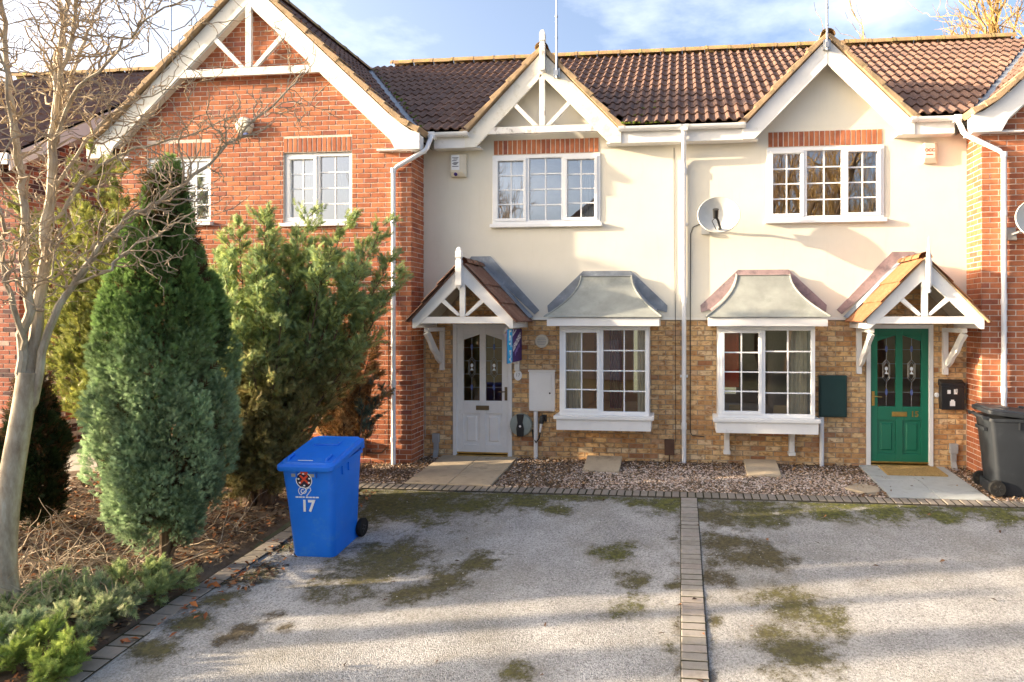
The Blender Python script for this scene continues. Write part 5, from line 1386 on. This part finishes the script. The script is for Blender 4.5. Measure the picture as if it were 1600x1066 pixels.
JT = [(-3.6, -1.9, 2.71), (-3.84, -1.8, 3.4), (-4.37, -1.7, 3.55), (-4.73, -2.0, 3.55), (-5.17, -2.2, 3.36), (-5.29, -2.6, 3.29), (-3.92, -2.3, 2.78), (-3.86, -1.9, 2.41), (-4.26, -2.5, 2.84), (-4.84, -2.8, 2.52), (-5.75, -2.4, 2.94), (-5.2, -3.0, 1.71), (-4.89, -3.0, 1.13), (-4.61, -2.9, 1.49), (-4.58, -2.7, .98), (-4.88, -2.8, .51), (-5.09, -3.1, .64),
      (-4.6, -2.8, 2.15), (-4.51, -2.5, 1.73), (-4.17, -2.3, 2.39), (-5.16, -2.9, 2.3), (-4.2, -1.6, 3.14), (-4.43, -2.0, 3.13), (-4.8, -2.3, 2.94), (-6.04, -2.2, 2.4), (-5.8, -2.6, 1.3), (-4.85, -3.0, 1.72), (-4.8, -2.5, .45), (-4.74, -2.2, 1.02), (-5.0, -2.9, 2.0), (-5.4, -3.1, 1.2), (-5.3, -3.0, .8), (-5.0, -2.95, .9), (-5.45, -2.5, 3.05), (-5.0, -2.5, 3.0), (-4.65, -2.4, 3.2), (-4.55, -2.1, 2.8), (-5.3, -2.8, 2.7), (-4.95, -2.75, 2.75), (-4.1, -2.1, 2.9), (-3.75, -1.7, 3.0), (-4.05, -2.2, 2.55), (-5.6, -2.8, 2.1), (-4.7, -2.85, .35), (-4.55, -2.65, .65), (-4.45, -2.6, 1.15), (-4.75, -2.95, .8), (-4.95, -3.0, .4)]
spreading('spreading_juniper', 'large spreading juniper in front of the brick gable house', (-5.25, -2.25, gz(-2.25)), JT, 12, jcol, 30, 19, .086, .36, extra=14, start=.40)
BT = [(-8.57, -1.6, 4.41), (-8.37, -1.4, 4.59), (-7.87, -1.5, 4.33), (-7.33, -1.6, 4.02), (-7.96, -2.0, 3.61), (-8.34, -2.0, 2.84), (-9.18, -1.5, 3.62), (-9.59, -1.5, 4.0), (-7.39, -2.2, 3.4), (-7.74, -2.3, 2.31), (-7.48, -2.2, 2.73), (-7.73, -2.4, 1.66), (-7.56, -2.3, 1.16), (-8.39, -2.0, 2.15), (-7.75, -2.2, 1.82), (-7.37, -2.4, 1.42), (-7.2, -2.0, 3.0), (-7.6, -1.8, 3.8)]
spreading('spreading_juniper', 'yellow-green juniper lit by the sun behind the bare tree', (-7.75, -1.75, gz(-1.75)), BT, 14, lambda P, r: mixcol((.28, .28, .06), (.17, .21, .06), r.uniform(0, 1, len(P))), 26, 16, .10, .38, extra=6, start=.45)


def dcol(P, r):
    t = ((P[:, 0] > -4.45) & (P[:, 2] < 1.3)).astype(float) * (r.uniform(0, 1, len(P)) < .75); return mixcol((.46, .27, .105), (.12, .17, .13), t) * (.6 + .8 * r.uniform(0, 1, len(P)))[:, None]


DT = [(-4.81, -.9, 2.01), (-4.94, -1.1, 1.74), (-4.56, -.9, 1.73), (-4.37, -.9, 1.22), (-5.13, -1.1, 1.23), (-4.59, -1.3, 1.44), (-5.39, -1.0, .76), (-4.22, -1.0, .96), (-4.68, -1.4, .92), (-4.4, -1.3, .82), (-4.31, -1.2, 1.48), (-5.21, -.8, 1.49), (-4.75, -1.2, 1.2), (-4.9, -1.2, .8)]
DT = [(x, y, z * 1.14 + .05) for x, y, z in DT]
spreading('dead_shrub', 'withered brown shrub against the brick wall behind the blue bin', (-4.78, -.98, gz(-.98)), DT, 15, dcol, 30, 14, .080, .26, 'shrub', extra=4, start=.38)
for i, (x, y, lab, n_, c1, c2) in enumerate(((-5.25, -5.35, 'grey-green creeping juniper in the bottom corner of the bed', 13, (.26, .36, .18), (.38, .45, .25)), (-4.95, -4.92, 'creeping juniper with bleached tips beside the kerb', 11, (.22, .31, .13), (.43, .44, .26)), (-5.55, -4.75, 'low creeping juniper nearest the bare trunk', 9, (.20, .28, .12), (.31, .37, .19)), (-4.9, -4.45, 'flat juniper sprays under the columnar cypress', 10, (.23, .31, .12), (.35, .41, .17)), (-5.85, -5.45, 'olive creeping juniper at the left frame edge of the bed', 10, (.26, .28, .08), (.35, .38, .13)), (-4.75, -5.45, 'small bright green creeping juniper next to the lowest kerb blocks', 7, (.23, .33, .07), (.33, .40, .10)))):
    r_ = np.random.default_rng(30 + i); tp = []
    for k in range(n_):
        a = r_.uniform(0, 6.283); d = r_.uniform(.18, .46); tp.append((min(x + d * math.cos(a), -4.52), y + d * math.sin(a) * .8, gz(y + d * math.sin(a)) + r_.uniform(.08, .24)))
    spreading('creeping_juniper', lab, (x, y, gz(y)), tp, 40 + i, (lambda c1, c2: lambda P, r: mixcol(c1, c2, r.uniform(0, 1, len(P))))(c1, c2), 20, 12, .070, .17, 'shrub', start=.25, group='creeping junipers')


# ------- the contorted bare tree
def wiggle(a, d, ln, r, n=7, up=.25, k=.55):
    p = np.array(a, float); d = np.array(d, float); d /= np.linalg.norm(d); pts = [p.copy()]
    for i in range(n):
        e = d + r.normal(0, k, 3) + np.array([0, 0, up]); e /= np.linalg.norm(e); d = d * .6 + e * .55; d /= np.linalg.norm(d); p = p + e * (ln / n); pts.append(p.copy())
    return pts, d


def smooth_path(pts, m=4):
    pts = [np.array(p, float) for p in pts]; o = []
    for i in range(len(pts) - 1):
        p0, p1, p2, p3 = pts[max(i - 1, 0)], pts[i], pts[i + 1], pts[min(i + 2, len(pts) - 1)]
        for j in range(m):
            t = j / m; o.append(.5 * ((2 * p1) + (-p0 + p2) * t + (2 * p0 - 5 * p1 + 4 * p2 - p3) * t * t + (-p0 + 3 * p1 - 3 * p2 + p3) * t ** 3))
    o.append(pts[-1]); return o


def bare_tree():
    r = np.random.default_rng(5); t_ = thing('bare_tree', 'leafless contorted tree with pale stems at the left edge', 'tree', (-5.87, -4.72, -.43))
    stems = [([(-6.17, -4.45, -.5), (-6.25, -4.45, -.12), (-6.27, -4.42, .35), (-6.22, -4.4, .83), (-6.15, -4.38, 1.31), (-6.11, -4.36, 1.70)], .105, .075),
             ([(-6.13, -4.38, 1.45), (-6.13, -4.4, 1.97), (-6.03, -4.42, 2.27), (-6.03, -4.45, 2.74), (-5.98, -4.5, 3.15), (-6.05, -4.5, 3.5), (-6.04, -4.55, 4.02), (-6.05, -4.6, 4.47), (-6.08, -4.6, 5.05), (-6.11, -4.6, 5.9)], .050, .014),
             ([(-6.12, -4.36, 1.45), (-6.09, -4.3, 2.15), (-6.05, -4.28, 2.64), (-6.07, -4.22, 3.14), (-6.05, -4.2, 3.63), (-6.01, -4.2, 4.07), (-6.05, -4.15, 4.46), (-6.04, -4.1, 4.79), (-5.97, -4.1, 5.29), (-6.0, -4.0, 6.04)], .062, .016),
             ([(-6.02, -4.2, 4.0), (-5.82, -4.3, 4.39), (-5.67, -4.35, 4.79), (-5.55, -4.4, 5.06), (-5.43, -4.4, 5.58)], .026, .008), ([(-6.06, -4.2, 3.51), (-6.18, -4.0, 4.07), (-6.19, -3.9, 4.42), (-6.13, -3.8, 4.92), (-6.02, -3.75, 5.27), (-5.91, -3.7, 5.8)], .026, .008),
             ([(-6.10, -4.36, 1.30), (-5.97, -4.3, 2.06), (-5.84, -4.2, 2.49), (-5.67, -4.1, 2.83), (-5.46, -4.0, 3.13), (-5.24, -3.9, 3.31), (-4.83, -3.8, 3.65), (-4.49, -3.7, 4.04), (-4.21, -3.6, 4.36), (-4.0, -3.55, 4.61)], .040, .006),
             ([(-5.84, -4.2, 2.49), (-5.5, -4.2, 2.61), (-5.38, -4.15, 2.77), (-5.09, -4.1, 2.95), (-4.74, -4.0, 3.21)], .018, .005), ([(-6.07, -4.25, 3.01), (-5.94, -4.2, 3.17), (-5.81, -4.1, 3.5), (-5.59, -4.0, 3.7), (-5.24, -3.9, 3.85), (-4.9, -3.8, 3.99), (-4.55, -3.8, 4.11)], .022, .005),
             ([(-6.1, -4.4, 1.91), (-6.01, -4.6, 2.38), (-5.98, -4.7, 2.72), (-5.84, -4.8, 2.98), (-5.89, -4.9, 3.35), (-6.0, -4.95, 3.9)], .028, .007), ([(-6.05, -4.2, 3.7), (-5.74, -4.3, 4.18), (-5.35, -4.35, 4.43), (-5.08, -4.4, 4.65), (-4.73, -4.4, 4.87), (-4.41, -4.4, 5.0)], .020, .005),
             ([(-6.08, -4.2, 3.33), (-6.01, -3.9, 3.89), (-5.86, -3.8, 4.18), (-5.59, -3.7, 4.37), (-5.28, -3.6, 4.5)], .020, .005), ([(-6.05, -4.5, 3.5), (-5.89, -4.7, 3.85), (-5.83, -4.8, 4.21), (-5.83, -4.9, 4.56), (-5.9, -4.95, 5.1)], .018, .006)]
    stems = [([(x + .30, y - .27, z - .02) for x, y, z in p_], a_, b_) for p_, a_, b_ in stems]      # stands just clear of the cypress
    tr = MB(); rr = [stems[0][1] * 1.45] + [0] * 0
    sp = smooth_path(stems[0][0]); n = len(sp); tr.tube(sp, [.105 + .06 * max(0, 1 - i / 3) - .03 * i / n for i in range(n)], 12); trunk = tr.build('trunk', m_bark, t_, smooth=True)
    br = MB(); tw = MB()
    for (pts, r0, r1) in stems[1:]:
        sp = smooth_path(pts); n = len(sp)
        sp = [p + r.normal(0, .010, 3) for p in sp]; br.tube(sp, [(r0 + (r1 - r0) * i / (n - 1)) * .85 for i in range(n)], 8)
        tot = sum(np.linalg.norm(np.array(sp[i + 1]) - sp[i]) for i in range(n - 1)); cnt = int(tot * 12.0)
        for _ in range(cnt):
            s = r.uniform(.22, 1.0); i = min(n - 2, int(s * (n - 1))); o = np.array(sp[i]); dr = np.array(sp[i + 1]) - sp[i]; dr /= np.linalg.norm(dr) + 1e-6
            d = dr * .5 + r.normal(0, .6, 3) + np.array([.15, 0, .15]); ln = r.uniform(.3, 1.0) * (1.15 - .4 * s); q, dd = wiggle(o, d, ln, r, 8, .12, .50)
            w0 = min(.0105, (r0 + (r1 - r0) * s) * .6); tw.tube(q, [w0 + (.003 - w0) * k / 8 for k in range(9)], 5, caps=False)
            for _2 in range(r.integers(2, 5)):
                k = r.integers(2, 8); q2, _d = wiggle(q[k], np.array(q[k]) - q[k - 1] + r.normal(0, .035, 3), ln * r.uniform(.25, .6), r, 6, .10, .55); tw.tube(q2, [.0050 + (.0022 - .0050) * j / 6 for j in range(7)], 4, caps=False)
    br.build('limbs', m_bark, t_, smooth=True); tw.build('twigs', m_twigp, t_, smooth=True)


m_twigp = bark_mat('pale_twig', (.28, .21, .14), (.42, .34, .24), (.52, .45, .34))
bare_tree()


# ------- leafless trees beyond: one rising behind the roofs, others across the road that the upper panes mirror
def twig_tree_mesh(seed, H, spread, mat_name):
    r = np.random.default_rng(seed); m = MB(); q = MB()
    def grow(p, d, ln, rad0, lev):
        pts, dd = wiggle(p, d, ln, r, 5, .20 if lev else .05, .16 + .06 * lev); tgt = m if lev < 2 else q
        tgt.tube(pts, [rad0 * (1 - .55 * i / 5) for i in range(6)], 6 if lev < 2 else 3, caps=False)
        if lev >= 4: return
        for _ in range((6, 6, 5, 5)[lev]):
            k = r.integers(2, 6); e = dd * .8 + r.normal(0, .45, 3) * spread; grow(pts[k], e, ln * r.uniform(.45, .72), rad0 * .45, lev + 1)
    grow((0, 0, -.2), (0, 0, 1), H * .42, H * .017, 0); return m, q


def far_tree(name, label, loc, rot, meshes=None, seed=1, H=11, spread=1.0, mats=(None, None), group=None):
    if meshes is None:
        a, b = twig_tree_mesh(seed, H, spread, name); meshes = (a.mesh('limbs', mats[0], smooth=True, fix=False), b.mesh('twigs', mats[1], fix=False))
    t_ = thing(name, label, 'tree', loc, (0, 0, rot), group)
    put(bpy.data.objects.new('trunk', meshes[0]), t_, WM[t_.name].copy()); put(bpy.data.objects.new('crown', meshes[1]), t_, WM[t_.name].copy()); return meshes


gt = far_tree('bare_tree', 'golden leafless tree rising behind the roof at top right', (10.9, 14, 0), .3, None, 3, 20, .85, (m_twig, m_twig))
far_tree('bare_tree', 'second golden leafless tree at the top right corner behind the roof', (13.0, 15.0, 0), 2.4, gt)
mt = far_tree('roadside_tree', 'leafless tree across the road mirrored in the upper window above the bracketed bay', (8, -26, -.9), 0, None, 11, 19, .9, (m_barkd, m_twig), 'trees across the road')
for (x, y, z, lab) in ((4.6, -28, 1.1, 'leafless tree across the road mirrored left in that upper window'), (11.2, -27, 2.2, 'leafless tree across the road mirrored right in that upper window'), (6.4, -30, 4.1, 'leafless tree across the road, set back between two others'), (9.8, -31, 5.3, 'leafless tree across the road, farthest back'), (-11.5, -26, 3.1, 'leafless tree across the road mirrored in the window by the alarm box')):
    far_tree('roadside_tree', lab, (x, y, -.9 if y < -20 else -.1), z, mt, group='trees across the road' if y < -20 else None)
H = thing('house_across_road', 'brick house with gabled roof across the road, mirrored in the upper window', 'house', (-3.4, -26, -.9))
m = MB(); m.box(-7.2, .4, -30, -24, -1, 6.3); m.prism([(-7.2, 6.3), (.4, 6.3), (-3.4, 9.2)], -30, -24.002); m.build('wall', m_mortar, H)
m = MB(); m.prism([(-7.6, 6.05), (-3.4, 9.25), (.8, 6.05), (.8, 6.3), (-3.4, 9.5), (-7.6, 6.3)], -30.3, -23.6); m.build('roof', m_tile[1], H)
for x in (-6.0, -2.2):
    m = MB(); m.box(x, x + 1.3, -24.0, -23.95, 3.6, 4.8); m.build('window', m_black, H)
m = MB(); m.box(-3.9, -2.9, -24, -23.95, -1, 1.1); m.build('door', m_white, H)

# ------- unseen conifers added left of the frame, spaced to streak the drives with shade
SHADE = [(-13.2, -8.44, 5.4, .40), (-10.6, -5.88, 4.6, .13), (-11.5, -6.56, 3.7, .085), (-12.3, -7.36, 5.0, .15), (-10.2, -4.22, 3.0, .18)]
cm = None
for i, (x, y, h, rr_) in enumerate(SHADE):
    if cm is None:
        c0 = cypress('shade_conifer', 'tallest and broadest unseen conifer added for shade, nearest the road', (x, y, gz(y) - .05), h, rr_, 170, 40, 50, PROF, (.05, .085, .04), (.04, .075, .03), .15, 'unseen conifers added for shade'); cm = (c0, h, rr_)
    else:
        t_ = thing('shade_conifer', ('unseen pencil conifer added for shade, second from the house', 'unseen pencil conifer added for shade, middle of the five', 'unseen pencil conifer added for shade, second from the road', 'shortest unseen conifer added for shade, nearest to the house')[i - 1], 'conifer', (x, y, gz(y) - .05), group='unseen conifers added for shade')
        M_ = Matrix.Translation((x, y, gz(y) - .05)) @ Matrix.Rotation(i * 1.7, 4, 'Z') @ Matrix.Diagonal((rr_ / cm[2], rr_ / cm[2], h / cm[1], 1)) @ Matrix.Translation(-Vector(cm[0].location))
        for ch in list(cm[0].children): put(bpy.data.objects.new(ch.name.split('.')[0], ch.data), t_, M_)

# ---------------------------------------------------------------- litter
def leaves(name, n, area, seed, cols, size, lift=.012, label=None, fall=None):
    r = np.random.default_rng(seed); P = np.empty((n, 3)); x0, x1, y0, y1 = area; P[:, 0] = r.uniform(x0, x1, n); P[:, 1] = r.uniform(y0, y1, n)
    if fall is not None: P = P[fall(P[:, 0], P[:, 1], r)]; n = len(P)
    P[:, 2] = np.vectorize(gz)(P[:, 1]) + lift * r.uniform(.3, 2.2, n); a = r.uniform(0, 6.283, n); L_ = r.uniform(.6, 1.4, n) * size; ti = r.normal(0, .35, n)
    U = np.stack([np.cos(a) * np.cos(ti), np.sin(a) * np.cos(ti), np.sin(ti)], 1); S_ = np.stack([-np.sin(a), np.cos(a), r.normal(0, .35, n)], 1); Z = np.array([0, 0, 1.0])
    V = np.stack([P - U * L_[:, None], P + S_ * L_[:, None] * .5 + Z * .3 * L_[:, None], P + U * L_[:, None] * 1.05, P - S_ * L_[:, None] * .5 + Z * .25 * L_[:, None], P - U * .1 * L_[:, None]], 1)
    F = (np.array([[0, 4, 1], [4, 2, 1], [0, 3, 4], [4, 3, 2]])[None] + (np.arange(n) * 5)[:, None, None]).reshape(-1, 3)
    c = np.array(cols)[r.integers(0, len(cols), n)] * (1 + r.normal(0, .2, n))[:, None]
    return put(tag(bpy.data.objects.new(name, mesh_np(name, V.reshape(-1, 3), F, m_dead, np.repeat(np.clip(c, .01, 1), 5, 0))), label, None, None, 'stuff'))


BR = [(.15, .085, .045), (.26, .145, .07), (.10, .06, .04), (.36, .22, .11), (.44, .29, .16), (.21, .16, .11)]
BRD = [(.12, .075, .05), (.18, .105, .06), (.09, .06, .04), (.31, .20, .11), (.36, .15, .06), (.40, .29, .17)]
no_path = lambda X, Y: ~(((X > -3.74) & (X < -2.5)) | ((X > 2.6) & (X < 3.82)))
edge = lambda X, Y, r: no_path(X, Y) & (r.uniform(0, 1, len(X)) < np.where((X > -1.2) & (X < 2.2) & (Y < -.45), .25, 1.0))
leaves('leaf_litter', 7500, (-4.9, 4.9, -1.42, -.02), 1, BR, .022, .012, 'brown leaves and bark chips in the bed below the windows', edge)
leaves('leaf_litter', 9000, (-8.5, -4.6, -6.2, -1.0), 2, BRD, .032, .02, 'dark fallen leaves covering the planting bed')
leaves('leaf_litter', 420, (-4.35, -3.9, -4.2, -1.75), 3, BRD, .026, .012, 'fallen leaves blown against the kerb behind the blue bin')
leaves('leaf_litter', 46, (-4.2, 4.6, -5.4, -1.7), 4, [(.30, .13, .05), (.16, .09, .05), (.10, .06, .04)], .026, .014, 'single leaves lying scattered on the drives')
leaves('leaf_litter', 40, (2.6, 3.85, -1.3, -.1), 6, BRD, .02, .026, 'few leaves on the path to the green door', lambda X, Y, r: r.uniform(0, 1, len(X)) < .6)
leaves('leaf_litter', 40, (-4.55, -4.0, -5.2, -3.2), 8, [(.42, .14, .04), (.35, .12, .05)], .035, .02, 'orange curled leaves along the kerb')


def pebbles(name, n, area, seed, cols, size, label, dens):
    r = np.random.default_rng(seed); x0, x1, y0, y1 = area; X = r.uniform(x0, x1, n); Y = r.uniform(y0, y1, n); k = dens(X, Y, r); X, Y = X[k], Y[k]; n = len(X)
    T = np.array([(1, 0, 0), (.3, .95, .1), (-.85, .5, 0), (-.8, -.6, .1), (.35, -.9, 0), (.1, .05, .75)]); F0 = np.array([(0, 1, 5), (1, 2, 5), (2, 3, 5), (3, 4, 5), (4, 0, 5)])
    s = r.uniform(.5, 1.35, n) * size; a = r.uniform(0, 6.28, n); c, d = np.cos(a), np.sin(a); V = T[None] * s[:, None, None] * r.uniform(.75, 1.25, (n, 6, 3))
    W_ = np.stack([V[..., 0] * c[:, None] - V[..., 1] * d[:, None] + X[:, None], V[..., 0] * d[:, None] + V[..., 1] * c[:, None] + Y[:, None], V[..., 2] + (np.vectorize(gz)(Y) + .002)[:, None]], -1)
    F = (F0[None] + (np.arange(n) * 6)[:, None, None]).reshape(-1, 3); cc = np.array(cols)[r.integers(0, len(cols), n)] * (1 + r.normal(0, .12, n))[:, None]
    return put(tag(bpy.data.objects.new(name, mesh_np(name, W_.reshape(-1, 3), F, m_dead, np.repeat(np.clip(cc, .02, 1), 6, 0))), label, None, None, 'stuff'))


PK = [(.60, .47, .38), (.68, .57, .48), (.52, .38, .29), (.72, .63, .55), (.44, .32, .25), (.62, .45, .30)]
pebbles('gravel', 22000, (-4.6, 4.9, -1.43, -.05), 5, PK, .014, 'pinkish gravel in the bed below the windows', lambda X, Y, r: no_path(X, Y) & (r.uniform(0, 1, len(X)) < np.clip(np.where((X > -1.6) & (X < 2.6), 1.1 - np.abs(Y + .85) * .9, .35), .1, 1)))
pebbles('gravel', 900, (-4.2, 4.6, -6.0, -1.7), 6, [(.60, .59, .57), (.40, .38, .35), (.24, .22, .20)], .007, 'loose chippings scattered over the drives', lambda X, Y, r: np.ones(len(X), bool))
# dry stems in the bed
r_ = np.random.default_rng(9); m = MB()
for k in range(330):
    x, y = (r_.uniform(-7.2, -4.9), r_.uniform(-5.2, -2.8)) if k % 2 else (r_.normal(-5.9, .35), r_.normal(-4.5, .35)); q, _ = wiggle((x, y, gz(y) + .01), (r_.normal(0, .7), r_.normal(0, .5), r_.uniform(.15, .8)), r_.uniform(.25, .75), r_, 6, -.02, .22); m.tube(q, [.006, .0056, .005, .0044, .0038, .003, .002], 4, caps=False)
tag(m.build('dry_stems', m_twigp, None, smooth=True), 'tangle of dry stems beneath the bare tree', None, None, 'stuff')
# moss on the roof tiles, low down and along the valleys
r_ = np.random.default_rng(21); m = MB(); m_moss = simple('moss', (.095, .125, .016), .4, 60, .95, .1, bump=1, bscale=120)
def tuft(p, s):
    n = 7; rg = []
    for k, (f, h) in enumerate(((1, 0), (.8, .45), (.35, .7))): rg.append([(p[0] + s * f * math.cos(6.283 * i / n) * r_.uniform(.75, 1.25), p[1] + s * f * math.sin(6.283 * i / n) * .8, p[2] + s * h + SL * s * f * math.sin(6.283 * i / n) * .8) for i in range(n)])
    m.rings(rg)


for k in range(130):
    x = -.86 + abs(r_.normal(0, .33)); row = min(12, int(abs(r_.normal(0, 1.7)))); y = MAIN_Y0 - .02 + row * .29; tuft((x, y + r_.uniform(-.02, .05), main_z(y) + .02), r_.uniform(.012, .034))
for k in range(90):
    f = r_.uniform(0, .95); y = MAIN_Y0 + f * (MAIN_Y1 - MAIN_Y0); x = GX + (GAP - main_z(y)) / GK + .13 + r_.uniform(0, .07); tuft((x, y, main_z(y) + .03), r_.uniform(.012, .03))
for k in range(70):
    x = r_.uniform(-3.5, 3.9); row = r_.integers(0, 12); y = MAIN_Y0 - .02 + row * .29
    if main_z(y) > 6.25 - 1.02 * min(abs(x + 2.07), abs(x - 2.1)): tuft((x, y + .01, main_z(y) + .02), r_.uniform(.008, .02))
tag(m.build('roof_moss', m_moss, None, smooth=True), 'green moss tufts on the lower roof tiles', None, None, 'stuff')
